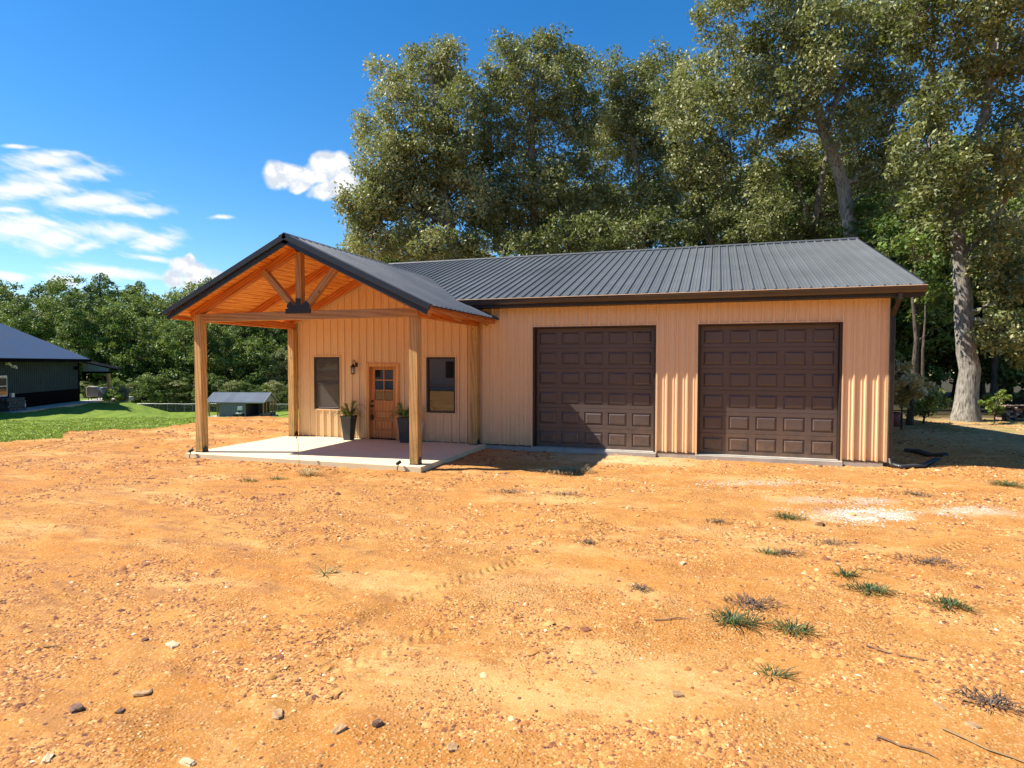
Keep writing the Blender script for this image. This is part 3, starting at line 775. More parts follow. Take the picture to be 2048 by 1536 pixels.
def siding_panel(a, b, mat=None):
    ex = [o[i] for o in OPEN for i in (0, 1)]+[AP, -7.19, -1.31]
    xs = prof_lines(a, b, ex); mb = MB()
    for x0, x1 in zip(xs[:-1], xs[1:]):
        xm = (x0+x1)/2
        iv = [(0.012, None)]
        segs = []; z = 0.004
        for o in sorted([o for o in OPEN if o[0] < xm < o[1]], key=lambda o: o[2]):
            if o[2] > z: segs.append((z, o[2], z, o[2]))
            z = o[3]
        segs.append((z, wall_top(x0+1e-6), z, wall_top(x1-1e-6)))
        for (za, zb, zc, zd) in segs:
            y0, y1 = -profile(x0), -profile(x1)
            mb.add([(x0, y0, za), (x1, y1, zc), (x1, y1, zd), (x0, y0, zb)], [(0, 1, 2, 3)])
    o = mb.build('siding_panel', M['siding'], B, normals=False)
    return o
k = -32
while k < 34:
    a, b = max(WL, (k+0.17)*R), min(WR, (k+4.17)*R)
    if b > a+0.01: siding_panel(a, b)
    k += 4
# backing core of the walls, so that no light gets in; other three walls
mb = MB()
mb.box(WL+0.01, G1[0], 0.24, 0.30, 0, ZT); mb.box(G1[1], G2[0], 0.24, 0.30, 0, ZT); mb.box(G2[1], WR-0.01, 0.24, 0.30, 0, ZT)
mb.box(G1[0], G1[1], 0.24, .30, 2.9, ZT); mb.box(G2[0], G2[1], .24, .30, 2.9, ZT)
mb.prism([(-7.15, ZT), (AP, porch_z(AP)-.14), (-1.33, ZT)], 'y', 0.03, 0.07)
mb.build('inner_wall', M['darkroom'], B)
def side_wall(x, sgn):
    mb = MB(); ys = prof_lines(0.0, DEP); 
    for y0, y1 in zip(ys[:-1], ys[1:]):
        t0 = EZ-0.12+MS*(RY-abs(y0-RY)-EY); t1 = EZ-0.12+MS*(RY-abs(y1-RY)-EY)
        a, b = x+sgn*profile(y0), x+sgn*profile(y1)
        mb.add([(a, y0, 0), (b, y1, 0), (b, y1, t1), (a, y0, t0)], [(0, 1, 2, 3)])
    mb.build('end_wall', M['siding'], B, normals=False)
side_wall(WR, 1); side_wall(WL, -1)
mb = MB(); mb.box(WL, WR, DEP-0.01, DEP+0.01, 0, EZ-.1); mb.build('rear_wall', M['siding'], B)
# trims
def trim(name, x0, x1, y0, y1, z0, z1, mat='trim'):
    mb = MB(); mb.box(x0, x1, y0, y1, z0, z1); return mb.build(name, M[mat], B, bevel=0.002)
trim('corner_trim', WR-0.03, WR+0.028, -0.028, 0.05, 0.0, ZT)
trim('corner_trim', WL-0.028, WL+0.03, -0.028, 0.05, 0.0, ZT)
for a, b in ((WL+.03, DR[0]-.04), (DR[1]+.04, G1[0]-.03), (G1[1]+.03, G2[0]-.03), (G2[1]+.03, WR-.03)):
    trim('base_trim', a, b, -0.026, -0.002, -0.014, 0.016, 'gutter')
for g in (G1, G2):
    trim('door_jamb_trim', g[0]-0.03, g[0]+0.0, -0.03, 0.0, -0.05, g[3]+0.03)
    trim('door_jamb_trim', g[1]-0.0, g[1]+0.03, -0.03, 0.0, -0.05, g[3]+0.03)
    trim('door_head_trim', g[0], g[1], -0.03, 0.0, g[3], g[3]+0.03)
    trim('door_jamb', g[0]-.005, g[0]+0.045, 0.0, 0.2, -0.06, g[3], 'wframe')
    trim('door_jamb', g[1]-0.045, g[1]+.005, 0.0, 0.2, -0.06, g[3], 'wframe')
    trim('door_header', g[0]+.045, g[1]-.045, 0.0, 0.2, g[3]-.03, g[3], 'wframe')
    trim('door_threshold', g[0]-.02, g[1]+.02, -0.12, 0.3, -0.20, -0.022, 'conc2')
for s in (-1, 1):
    xa = AP+s*2.80; 
    p0 = (xa, -0.034, porch_z(xa)-0.15); p1 = (AP, -0.034, porch_z(AP)-0.15)
    stick('gable_trim', p0, p1, 0.03, 0.045, M['trim'], B)
# ---- garage doors
PANEL = None
def garage_door(g):
    global PANEL
    x0, x1, z0, z1 = g[0]+0.05, g[1]-0.05, -0.018, g[3]-0.032
    yf = 0.165
    d = MB(); d.box(x0, x1, yf+0.020, yf+0.05, z0, z1)
    door = d.build('garage_door', M['gdoor'], B)
    H = (z1-z0)/6
    w = (x1-x0)
    for r in range(6):
        s = MB()
        za, zb = z0+r*H+0.003, z0+(r+1)*H-0.003
        # section skin: frame of rails and stiles round five recesses
        pw_ = w/5; mg = 0.055*pw_*2; ph0, ph1 = za+0.085, zb-0.085
        xs = [x0]
        for c in range(5): xs += [x0+c*pw_+mg, x0+(c+1)*pw_-mg]
        xs.append(x1)
        s.box(x0, x1, yf, yf+0.019, za, ph0); s.box(x0, x1, yf, yf+0.019, ph1, zb)
        for i in range(0, len(xs), 2): s.box(xs[i], xs[i+1], yf, yf+0.019, ph0+.0002, ph1-.0002)
        s.build('door_section', M['gdoor'], door, bevel=0.003)
        for c in range(5):
            a, b = x0+c*pw_+mg, x0+(c+1)*pw_-mg
            pwid, phei = b-a, ph1-ph0
            if PANEL is None:
                p = MB(); W2, H2 = pwid/2-.001, phei/2-.001
                e1, e2 = 0.018, 0.050
                rings = [(W2, H2, 0.019), (W2-e1, H2-e1, 0.019), (W2-e2, H2-e2, -0.003), (W2-e2-.004, H2-e2-.004, -0.005)]
                vs = []
                for (rw, rh, yy) in rings: vs += [(-rw, yy, -rh), (rw, yy, -rh), (rw, yy, rh), (-rw, yy, rh)]
                fs = [(i*4+j, i*4+(j+1) % 4, (i+1)*4+(j+1) % 4, (i+1)*4+j) for i in range(3) for j in range(4)]+[(12, 13, 14, 15)]
                p.add(vs, fs)
                o = p.build('raised_panel', M['gdoor'], door, normals=False); PANEL = o.data
            else:
                o = bpy.data.objects.new('raised_panel', PANEL); COL.objects.link(o); o.parent = door
            o.location = ((a+b)/2, yf, (ph0+ph1)/2)
            o.scale = (pwid/(PANEL['w'] if 'w' in PANEL else pwid), 1, 1)
            if 'w' not in PANEL: PANEL['w'] = pwid
    return door
garage_door(G1); garage_door(G2)
# ---- windows
def window(w, rail, scr):
    x0, x1, z0, z1 = w
    t_ = MB()
    for a in ((x0-.03, x1+.03, -.03, -.003, z1, z1+.03), (x0-.03, x1+.03, -.03, -.003, z0-.03, z0), (x0-.03, x0, -.03, -.003, z0, z1), (x1, x1+.03, -.03, -.003, z0, z1)): t_.box(*a)
    t_.build('window_trim', M['trim'], B, bevel=.002)
    f = MB()
    for a in ((x0, x1, -.012, .06, z1-.05, z1), (x0, x1, -.012, .06, z0, z0+.05), (x0, x0+.05, -.012, .06, z0+.05, z1-.05), (x1-.05, x1, -.012, .06, z0+.05, z1-.05)): f.box(*a)
    fr = f.build('window', M['wframe'], B, bevel=.003)
    zm = z0+(z1-z0)*0.49
    m_ = MB(); m_.box(x0+.05, x1-.05, 0.012, 0.05, zm-.018, zm+.018); m_.build('meeting_rail', M['wframe'], fr, bevel=.003)
    g = MB(); g.box(x0+.05, x1-.05, .030, .036, zm+.018, z1-.05); g.build('pane', M['glass'], fr)
    g = MB(); g.box(x0+.05, x1-.05, .040, .046, z0+.05, zm-.018); g.build('pane', M['glass'], fr)
    if scr:
        s = MB(); s.box(x0+.05, x1-.05, .004, .006, z0+.05, z1-.05); s.build('insect_screen', M['screen'], fr)
    s = MB(); s.box(x0+.01, x1-.01, .06, .10, z0+.02, z1-.02); s.build('dark_room_behind', M['darkroom'], fr)
window(WN1, 0, True); window(WN2, 0, False)
# ---- entry door
c_ = MB()
x0, x1, zt = DR[0], DR[1], DR[3]
for a in ((x0-.03, x0+.065, -.045, .005, 0.0, zt+.03), (x1-.065, x1+.03, -.045, .005, 0.0, zt+.03)): c_.box(*a)
c_.build('door_casing', M['jamb'], B, bevel=.004)
stick('door_casing', (x0+.065, -.02, zt-.018), (x1-.065, -.02, zt-.018), .05, .095, M['jamb'], B)
trim('door_reveal', x0+.03, x0+.065, .005, .12, 0, zt-.065, 'jamb'); trim('door_reveal', x1-.065, x1-.03, .005, .12, 0, zt-.065, 'jamb')
trim('threshold', x0+.065, x1-.065, -.02, .12, 0.0, .03, 'bronze')
dx0, dx1, dz0, dz1 = x0+.067, x1-.067, .034, zt-.067
dy = 0.055
d = MB()
gx0, gx1, gz0, gz1 = dx0+.125, dx1-.125, 1.06, 1.89
d.box(dx0, gx0, dy, dy+.042, dz0, dz1); d.box(gx1, dx1, dy, dy+.042, dz0, dz1)
d.box(gx0, gx1, dy+.001, dy+.041, gz1, dz1); d.box(gx0, gx1, dy+.001, dy+.041, .78, gz0)
d.box(gx0, gx1, dy+.001, dy+.041, dz0, .24)
door = d.build('entry_door', M['doorwood'], B, bevel=.003)
for k in range(3):
    for j in range(2):
        a = gx0+j*(gx1-gx0)/2; b = a+(gx1-gx0)/2; za = gz0+k*(gz1-gz0)/3; zb = za+(gz1-gz0)/3
        g = MB(); g.box(a+.012, b-.012, dy+.018, dy+.022, za+.012, zb-.012); g.build('pane', M['glass'], door)
mu = MB(); xm = (gx0+gx1)/2
mu.box(xm-.012, xm+.012, dy+.004, dy+.034, gz0, gz1)
mu.build('muntin', M['doorwood'], door)
for k in (1, 2):
    z = gz0+k*(gz1-gz0)/3
    for (a, b) in ((gx0, xm-.012), (xm+.012, gx1)):
        mu = MB(); mu.box(a, b, dy+.005, dy+.033, z-.012, z+.012); mu.build('muntin', M['doorwood'], door)
pn = MB(); pn.box(gx0, gx1, dy+.028, dy+.038, .24, .78); pn.build('lower_panel', M['doorwood'], door)
pn = MB(); pn.box(gx0+.035, gx1-.035, dy+.006, dy+.032, .275, .50); pn.build('raised_panel', M['doorwood'], door, bevel=.012)
pn = MB(); pn.box(gx0, gx1, dy+.001, dy+.038, .52, .56); pn.build('cross_rail', M['doorwood'], door, bevel=.003)
pn = MB(); pn.box(gx0+.035, gx1-.035, dy+.006, dy+.032, .58, .76); pn.build('raised_panel', M['doorwood'], door, bevel=.012)
kn = MB(); kn.lathe([(.0, 0), (.03, .003), (.03, .012), (.012, .02), (.012, .04), (.03, .05), (.034, .065), (.024, .08), (.0, .083)], 14)
hd = kn.build('door_knob', M['bronze'], door, smooth=True); hd.rotation_euler = (math.pi/2, 0, 0); hd.location = (dx0+.055, dy, .90)
kn = MB(); kn.lathe([(.0, 0), (.032, .002), (.032, .02), (.016, .03), (.0, .03)], 14)
hd = kn.build('deadbolt', M['bronze'], door, smooth=True); hd.rotation_euler = (math.pi/2, 0, 0); hd.location = (dx0+.055, dy, 1.03)
kn = MB(); kn.box(dx0+.02, dx0+.095, dy-.06, dy-.02, .52, .66)
kb = kn.build('key_box', M['bronze'], door, bevel=.006)
kn = MB(); kn.tube([(dx0+.04, dy-.04, .66), (dx0+.04, dy-.04, .78), (dx0+.058, dy-.04, .80), (dx0+.076, dy-.04, .78), (dx0+.076, dy-.04, .66)], .005, 6); kn.build('shackle', M['bronze'], door)
mb = MB(); mb.box(x0+.07, x1-.07, .14, .15, 0, zt); mb.build('dark_room_behind', M['darkroom'], B)
# ---- wall lantern
lx, lz = -5.09, 2.03
bp = MB(); bp.lathe([(0, 0), (.055, .002), (.06, .01), (.045, .022), (.02, .028), (0, .03)], 16)
lan = bp.build('wall_lantern', M['black'], B, smooth=True); lan.rotation_euler = (math.pi/2, 0, 0); lan.location = (lx, -.003, lz)
def lpart(name, mb_, mat, smooth=True):
    o = mb_.build(name, mat, lan, smooth=smooth); o.matrix_parent_inverse = Matrix.Identity(4)
    o.matrix_local = (Matrix.Translation(lan.location) @ lan.rotation_euler.to_matrix().to_4x4()).inverted(); return o
a = MB(); a.tube([(lx, -.02, lz), (lx, -.07, lz+.03), (lx, -.10, lz+.10), (lx-.01, -.14, lz+.13), (lx-.015, -.17, lz+.09), (lx-.015, -.17, lz+.02)], .011, 8); lpart('scroll_arm', a, M['black'])
cx0, cy0 = lx-.015, -.17
a = MB(); a.lathe([(.0, .03), (.02, .02), (.03, 0), (.07, -.05), (.078, -.06), (.07, -.066), (0, -.066)], 8, (cx0, cy0, lz)); lpart('lantern_cap', a, M['black'], False)
a = MB(); a.lathe([(.0, -.25), (.055, -.25), (.06, -.24), (.05, -.232), (0, -.232)], 8, (cx0, cy0, lz)); a.lathe([(.0, -.275), (.012, -.27), (.018, -.26), (.008, -.25), (0, -.25)], 8, (cx0, cy0, lz)); lpart('lantern_base', a, M['black'], False)
a = MB()
for k in range(6):
    an = k*math.pi/3+.26
    a.tube([(cx0+.066*math.cos(an), cy0+.066*math.sin(an), lz-.06), (cx0+.052*math.cos(an), cy0+.052*math.sin(an), lz-.235)], .0045, 5)
lpart('lantern_cage', a, M['black'])
a = MB(); a.lathe([(.056, -.068), (.044, -.23)], 10, (cx0, cy0, lz)); lpart('lantern_glass', a, M['lampglass'])
a = MB(); a.lathe([(.010, -.232), (.010, -.17), (.016, -.14), (.012, -.11), (0, -.10)], 10, (cx0, cy0, lz)); lpart('bulb', a, M['white'])

# ---- main roof
def rib_profile(u):           # roof ribs stand up
    return profile(u)*1.05
def main_lines(a, b): return prof_lines(a, b, (AP, -1.98, AP-2.33, EXL))
def main_z(y): return EZ+MS*(y-EY) if y <= RY else RZ-MS*(y-RY)
def valley_y(x):
    zz = porch_z(x); y = (zz-EZ)/MS+EY
    return max(EY, y)
RXL, RXR = -7.52, 8.268
k = -34
while k < 38:
    a, b = max(RXL, k*R-.08), min(RXR, (k+4)*R-.08); k += 4
    if b-a < .02: continue
    xs = main_lines(a, b); front = MB(); back = MB()
    for x0_, x1_ in zip(xs[:-1], xs[1:]):
        p0_, p1_ = rib_profile(x0_), rib_profile(x1_)
        ya = valley_y(x0_) if EXL < x0_ < EXR else EY; yb = valley_y(x1_) if EXL < x1_ < EXR else EY
        front.add([(x0_, ya, main_z(ya)+p0_), (x1_, yb, main_z(yb)+p1_), (x1_, RY, RZ+p1_), (x0_, RY, RZ+p0_)], [(0, 1, 2, 3)])
        # turned down front edge (closes the ends of the ribs)
        if ya == EY and yb == EY:
            front.add([(x0_, EY, EZ-.022), (x1_, EY, EZ-.022), (x1_, EY, EZ+p1_), (x0_, EY, EZ+p0_)], [(0, 1, 2, 3)])
        yr = DEP-EY
        back.add([(x0_, RY, RZ+p0_), (x1_, RY, RZ+p1_), (x1_, yr, EZ+p1_), (x0_, yr, EZ+p0_)], [(0, 1, 2, 3)])
    front.build('roof_panel', M['roof'], B, normals=False)
    back.build('rear_roof_panel', M['roof'], B, normals=False)
def roof_prism(name, poly, x0_, x1_, mat):
    mb = MB(); mb.prism(poly, 'x', x0_, x1_); return mb.build(name, M[mat], B)
roof_prism('ridge_cap', [(RY-.16, RZ-.052+.03), (RY-.15, RZ-.02+.03), (RY, RZ+.05), (RY+.15, RZ+.01), (RY+.16, RZ-.022), (RY, RZ+.03)], RXL-.01, RXR+.012, 'roof')
# deck under the metal (hidden below), soffit, gutter, fascia
roof_prism('roof_deck', [(EY+.03, EZ-.06), (RY, RZ-.06), (DEP-EY-.03, EZ-.06), (DEP-EY-.03, EZ-.18), (RY, RZ-.2), (EY+.03, EZ-.18)], -0.9, RXR-.01, 'soffit')
roof_prism('roof_deck', [(0.3, main_z(.3)-.06), (RY, RZ-.06), (DEP-EY-.03, EZ-.06), (DEP-EY-.03, EZ-.18), (RY, RZ-.2), (0.3, main_z(.3)-.2)], RXL+.01, -0.9, 'soffit')
trim('soffit', -1.9, RXR-.012, EY-.001, -.002, ZT+.002, ZT+.05, 'soffit')
trim('fascia_board', -1.95, RXR-.005, EY-.012, EY+.012, ZT-.004, EZ-.02, 'soffit')
roof_prism('gutter', [(EY-.013, EZ-.025), (EY-.013, EZ-.155), (EY-.085, EZ-.155), (EY-.105, EZ-.12), (EY-.112, EZ-.06), (EY-.128, EZ-.045), (EY-.128, EZ-.018), (EY-.118, EZ-.018), (EY-.112, EZ-.04), (EY-.02, EZ-.06)], -1.93, RXR+.004, 'gutter')
trim('gutter_lip', -1.93, RXR+.006, EY-.134, EY-.118, EZ-.026, EZ-.014, 'trim')
# right rake trim
for (ya, yb, za, zb) in ((EY, RY, EZ, RZ), (DEP-EY, RY, EZ, RZ)):
    stick('rake_trim', (RXR+.004, ya, za-.045), (RXR+.004, yb, zb-.045), .03, .15, M['fascia'], B)
    stick('rake_trim', (RXL-.004, ya, za-.045), (RXL-.004, yb, zb-.045), .03, .15, M['fascia'], B)
# downspout
ds = MB(); ds.box(WR+.03, WR+.115, -.10, -.035, -.06, 3.02)
dsp = ds.build('downspout', M['black'], B, bevel=.006)
e1 = MB(); P_ = [(WR+.105, EY-.06, EZ-.15), (WR+.105, EY-.05, EZ-.26), (WR+.075, -.07, 3.10), (WR+.072, -.068, 2.98)]
e1.tube(P_, .055, 4); e1.build('downspout_elbow', M['soffit'], dsp)
for z in (.6, 1.9):
    b_ = MB(); b_.box(WR+.024, WR+.121, -.106, -.03, z, z+.03); b_.build('strap', M['black'], dsp)

# ---- porch roof
pr = []
y = PF
bounds = [PF+.07]
while bounds[-1] < 2.9: bounds.append(min(2.98, bounds[-1]+4*R))
def px_end(yy, s):
    if yy <= 0.0: return (EXR if s > 0 else EXL)
    zz = main_z(yy)
    return AP+s*(AZp-zz)/SL
for s in (1, -1):
    for a, b in zip(bounds[:-1], bounds[1:]):
        ys = prof_lines(a, b, (0.0, 0.001)); mb = MB()
        for y0_, y1_ in zip(ys[:-1], ys[1:]):
            e0 = px_end(y0_, s) if (y0_+y1_)/2 > 0.0005 else px_end(-1, s); e1_ = px_end(y1_, s) if (y0_+y1_)/2 > .0005 else px_end(-1, s)
            p0_, p1_ = rib_profile(y0_), rib_profile(y1_)
            mb.add([(AP, y0_, AZp+p0_), (e0, y0_, porch_z(e0)+p0_), (e1_, y1_, porch_z(e1_)+p1_), (AP, y1_, AZp+p1_)], [(0, 1, 2, 3) if s > 0 else (3, 2, 1, 0)])
        mb.build('porch_roof_panel', M['roof_p'], B, normals=False)
    # valley flashing
    va = (AP+s*0.02, 2.965, AZp-.005); vb = (AP+s*2.33, EY+.01, porch_z(AP+2.33)+.006)
    stick('valley_flashing', va, vb, .10, .012, M['flash'], B, up=(s*.3, -.3, 1), bevel=0)
    # rake fascia in two steps
    ax, az = AP, AZp
    ex = EXR if s > 0 else EXL; ez = porch_z(ex)
    up = Vector((s*SL, 0, 1)).normalized()
    stick('rake_fascia', Vector((ax-s*.02, PF-.01, az+.01))-up*.045, Vector((ex+s*.01, PF-.01, ez+.01))-up*.045, .05, .115, M['fascia'], B, up=up)
    stick('rake_fascia', Vector((ax-s*.02, PF+.035, az))-up*.135, Vector((ex-s*.03, PF+.035, ez))-up*.135, .05, .10, M['fascia'], B, up=up)
    stick('rake_trim', Vector((ax, PF+.03, az+.02))-up*.0, Vector((ex+s*.01, PF+.03, ez+.02))-up*.0, .10, .014, M['roof_p'], B, up=up)
    # eave edge metal
    stick('eave_trim', (ex+s*.004, PF+.06, ez-.008), (ex+s*.004, .0 if s > 0 else 0.3, ez-.008), .012, .03, M['fascia'], B)
    # tongue and groove ceiling boards, running front to back
    nb = 22; run = 3.24
    L = run*math.sqrt(1+SL*SL)
    bw = L/nb
    for k in range(nb):
        u = (k+.5)*bw/math.sqrt(1+SL*SL)
        c = Vector((AP+s*u, 0, AZp-SL*u))-up*.075
        o = stick('ceiling_board', (c.x, PF+.075, c.z), (c.x, -.004 if u < 3.0 else -.03, c.z), bw-.011, .02, M['tongue'], B, up=up, bevel=.003)
    mb = MB()
    p_ = [(AP, AZp-.035-.03), (AP+s*run, porch_z(AP+run)-.035-.03), (AP+s*run, porch_z(AP+run)-.045), (AP, AZp-.045)]
    mb.prism([(AP, AZp-.066), (AP+s*run, porch_z(AP+run)-.066), (AP+s*run, porch_z(AP+run)-.02), (AP, AZp-.02)], 'y', PF+.06, -.002)
    mb.build('roof_sheathing', M['tongue'], B)
    # rafters of the three frames
    for yr, hh_ in ((-3.43, .19), (-1.83, .19), (-.12, .19)):
        rx = 3.08 if s < 0 else 3.20
        c0 = Vector((AP+s*.0, yr, AZp))-up*(.088+hh_/2); c1 = Vector((AP+s*rx, yr, AZp-SL*rx))-up*(.088+hh_/2)
        stick('rafter', c0, c1, .09, hh_, M['rafter'] if s < 0 else M['beam'], B, up=up, ext=0)
    # sub fascia under the eave
    stick('eave_board', (AP+s*3.25, PF+.08, porch_z(AP+3.25)-.12), (AP+s*3.25, -.03, porch_z(AP+3.25)-.12), .035, .09, M['rafter'], B)
mb = MB(); mb.prism([(AP-.14, AZp-.066+.03), (AP, AZp+.035), (AP+.14, AZp-.066+.03), (AP+.135, AZp-.03), (AP, AZp+.02), (AP-.135, AZp-.03)], 'y', PF-.03, 2.99)
mb.build('porch_ridge_cap', M['roof_p'], B)
# ---- posts and beams
PW = .19; PXL, PXR, PYF = -7.186, -1.463, -3.519; ZB, ZTB = 3.02, 3.20
def post(x0_, y0_):
    o = stick('porch_post', (x0_+PW/2, y0_+PW/2, 0.0), (x0_+PW/2, y0_+PW/2, ZTB-.002 if y0_ < -2 and x0_ < -5 else ZB), PW, PW, M['post'], B, up=(0, 1, 0), bevel=.006)
    b_ = MB(); b_.box(x0_-.004, x0_+PW+.004, y0_-.004, y0_+PW+.004, 0.001, .02); b_.build('post_base_plate', M['black'], B)
    b_ = MB(); b_.prism([(y0_+.03, .02), (y0_+PW-.03, .02), (y0_+PW-.03, .10), (y0_+PW/2, .155), (y0_+.03, .10)], 'x', x0_+PW+.001, x0_+PW+.008); b_.build('post_bracket', M['black'], B)
    return o
post(PXL, PYF); post(PXR-PW, PYF); post(PXL, -.222); post(PXR-PW, -.222)
bc = (ZB+ZTB)/2; bh = ZTB-ZB
stick('tie_beam', (PXL+PW, PYF+.07, bc), (PXR, PYF+.07, bc), .14, bh, M['beam'], B, bevel=.006)
stick('side_beam', (PXL+.09, PYF+PW, bc-.0), (PXL+.09, -.03, bc), .14, bh-.004, M['rafter'], B, bevel=.006)
stick('side_beam', (PXR-.08, PYF+.142, bc-.0), (PXR-.08, -.03, bc), .14, bh-.004, M['rafter'], B, bevel=.006)
ty = PYF+.07
stick('king_post', (AP, ty, ZTB), (AP, ty, AZp-.30), .14, .14, M['beam'], B, up=(0, 1, 0))
for s in (-1, 1):
    stick('brace', (AP+s*.13, ty, ZTB+.07), (AP+s*.93, ty, 4.10), .13, .135, M['beam'], B, up=(0, 1, 0))
gp = [(-.326, -.05), (.326, -.05), (.326, .055), (.19, .055)]
def rot(p, a): return (p[0]*math.cos(a)-p[1]*math.sin(a), p[0]*math.sin(a)+p[1]*math.cos(a))
mb = MB(); yg = PYF-.012
G = [(-.326, -.05), (.326, -.05), (.326, .055), (.26, .055), (.30, .12), (.20, .215), (.11, .13), (.064, .13), (.064, .27), (-.064, .27), (-.064, .13), (-.11, .13), (-.20, .215), (-.30, .12), (-.26, .055), (-.326, .055)]
mb.prism([(AP+x_, ZTB+z_) for x_, z_ in G], 'y', yg-.002, yg+.008)
mb.build('gusset_plate', M['black'], B)

# ================================================================== planters
def frond(mb, base, ang, L, lift, wl):
    n = 9; prev = None
    for i in range(n):
        t_ = i/(n-1); r = L*t_; z = lift*math.sin(t_*2.2)*L*.9-.25*L*t_*t_
        c = Vector((base[0]+r*math.cos(ang), base[1]+r*math.sin(ang), base[2]+z))
        side = Vector((-math.sin(ang), math.cos(ang), 0))
        if prev is not None and i > 1:
            lw_ = wl*math.sin(min(1, t_*1.15)*math.pi*.95)+.008
            for s_ in (-1, 1):
                d_ = (c-prev)
                tip = c+side*s_*lw_+d_*.9+Vector((0, 0, -.012))
                mb.add([prev, c, tip], [(0, 1, 2)])
        prev = c
def planter(name, label, x, y, seed, w=.16, h=.66, mat='pot', fern=True):
    t_ = empty(name, label, 'planter', (x, y, 0))
    mb = MB(); b_, T_ = w*.66, w
    n = 4
    rings = [(b_, 0), (b_, .03), (T_-.004, h-.05), (T_+.008, h-.045), (T_+.008, h), (T_-.02, h), (T_-.03, h-.06)]
    vs = []
    for r, z in rings: vs += [(-r, -r, z), (r, -r, z), (r, r, z), (-r, r, z)]
    fs = [(i*4+j, i*4+(j+1) % 4, (i+1)*4+(j+1) % 4, (i+1)*4+j) for i in range(len(rings)-1) for j in range(4)]+[(3, 2, 1, 0)]
    mb.add(vs, fs); o = mb.build('pot', M[mat], t_, bevel=.004)
    mb = MB(); mb.box(-T_+.03, T_-.03, -T_+.03, T_-.03, h-.08, h-.05); mb.build('soil', M['soil'], t_)
    if fern:
        r_ = random.Random(seed)
        for k in range(30):
            mb = MB(); frond(mb, (0, 0, 0), 0, r_.uniform(.30, .52), r_.uniform(.3, 1.15), r_.uniform(.045, .075))
            me_t = r_.random()
            o = mb.build('frond', M['fern'], t_, normals=False); o.rotation_euler = (0, 0, k*2*math.pi/24*1.618*3+r_.uniform(-.2, .2)); o.location = (r_.uniform(-.04, .04), r_.uniform(-.04, .04), h-.055)
            a_ = o.data.attributes.new('tint', 'FLOAT', 'POINT'); a_.data.foreach_set('value', [me_t]*len(o.data.vertices))
    return t_
planter('fern_planter', 'tall square charcoal planter with fern between left window and wooden door', -5.13, -.36, 1)
planter('fern_planter', 'tall square charcoal planter with fern right of the door, half behind the post', -3.42, -.36, 2)
planter('white_planter', 'white planter showing as pale strips behind the second dark planter', -3.20, -.17, 3, .15, .50, 'whitepot', False)

# ================================================================== small things by the slab
def stake_light(x, y, label, ang):
    z = hz(x, y)
    t_ = empty('spot_light', label, 'garden light', (x, y, z), ang)
    mb = MB(); mb.tube([(0, 0, -.08), (0.0, 0, .05), (.015, 0, .10), (.03, 0, .13)], .009, 6); mb.build('stake', M['black'], t_)
    mb = MB(); mb.tube([(-.02, 0, .14), (.0, 0, .15), (.075, 0, .19)], [.018, .034, .036], 10); mb.build('lamp_head', M['black'], t_, smooth=False)
    mb = MB(); mb.tube([(.0752, 0, .1901), (.077, 0, .191)], .03, 10); mb.build('lens', M['lampglass'], t_)
    return t_
stake_light(-7.08, -3.80, 'small black garden spotlight staked at the left front slab corner', 1.2)
stake_light(-1.78, -3.80, 'small dark garden spotlight staked before the right front post', .9)
def stalk(x, y):
    z = hz(x, y); t_ = empty('dry_weed', 'tall thin dry weed stalk standing against the front slab edge', 'weed', (x, y, z))
    mb = MB(); mb.tube([(0, 0, -.02), (.01, 0, .15), (-.01, .01, .3), (.0, 0, .42), (-.02, 0, .52), (-.045, 0, .58)], .006, 5); mb.build('stem', M['greyweed'], t_)
    mb = MB(); mb.lathe([(0, 0), (.018, .015), (.024, .035), (.012, .055), (0, .06)], 6, (-.05, 0, .565)); mb.build('seed_head', M['greyweed'], t_)
    for i in range(5):
        mb = MB(); zz = .06+i*.07; a_ = i*2.1
        mb.add([(0, 0, zz), (.05*math.cos(a_), .05*math.sin(a_), zz+.02), (.04*math.cos(a_+.3), .04*math.sin(a_+.3), zz+.0)], [(0, 1, 2)]); mb.build('leaf', M['greyweed'], t_, normals=False)
stalk(-4.1, -3.84)
# drain pipe at the downspout foot
def corr(name, label, pts, r):
    P_ = [Vector(p) for p in pts]; out = []; rad = []
    for i in range(len(P_)-1):
        L = (P_[i+1]-P_[i]).length; n = max(2, int(L/.012))
        for j in range(n):
            out.append(P_[i].lerp(P_[i+1], j/n)); rad.append(r*(1.0 if (len(out)//1) % 2 else .86))
    out.append(P_[-1]); rad.append(r)
    # smooth
    for _ in range(14): out = [out[0]]+[(out[i-1]+out[i]*2+out[i+1])/4 for i in range(1, len(out)-1)]+[out[-1]]
    mb = MB(); mb.tube(out, rad, 12); o = mb.build(name, M['pipe']); tag(o, label, 'drain pipe'); return o
corr('drain_pipe', 'black corrugated drain pipe curving from the downspout foot across the dirt',
     [(WR+.07, -.07, .10), (WR+.08, -.10, -.02), (WR+.25, -.16, hz(8.0, -.16)+.045), (8.45, .15, hz(8.45, .15)+.05), (8.9, .95, hz(8.9, .95)+.02), (9.1, 1.25, hz(9.1, 1.25)-.06)], .050)
corr('drain_pipe', 'short black drain pipe lying on the spoil heap in the building shade',
     [(9.45, 2.15, hz(9.45, 2.15)+.10), (9.35, 2.8, hz(9.35, 2.8)+.09), (9.28, 3.6, hz(9.28, 3.6)+.09), (9.1, 4.0, hz(9.1, 4.0)+.02)], .065)

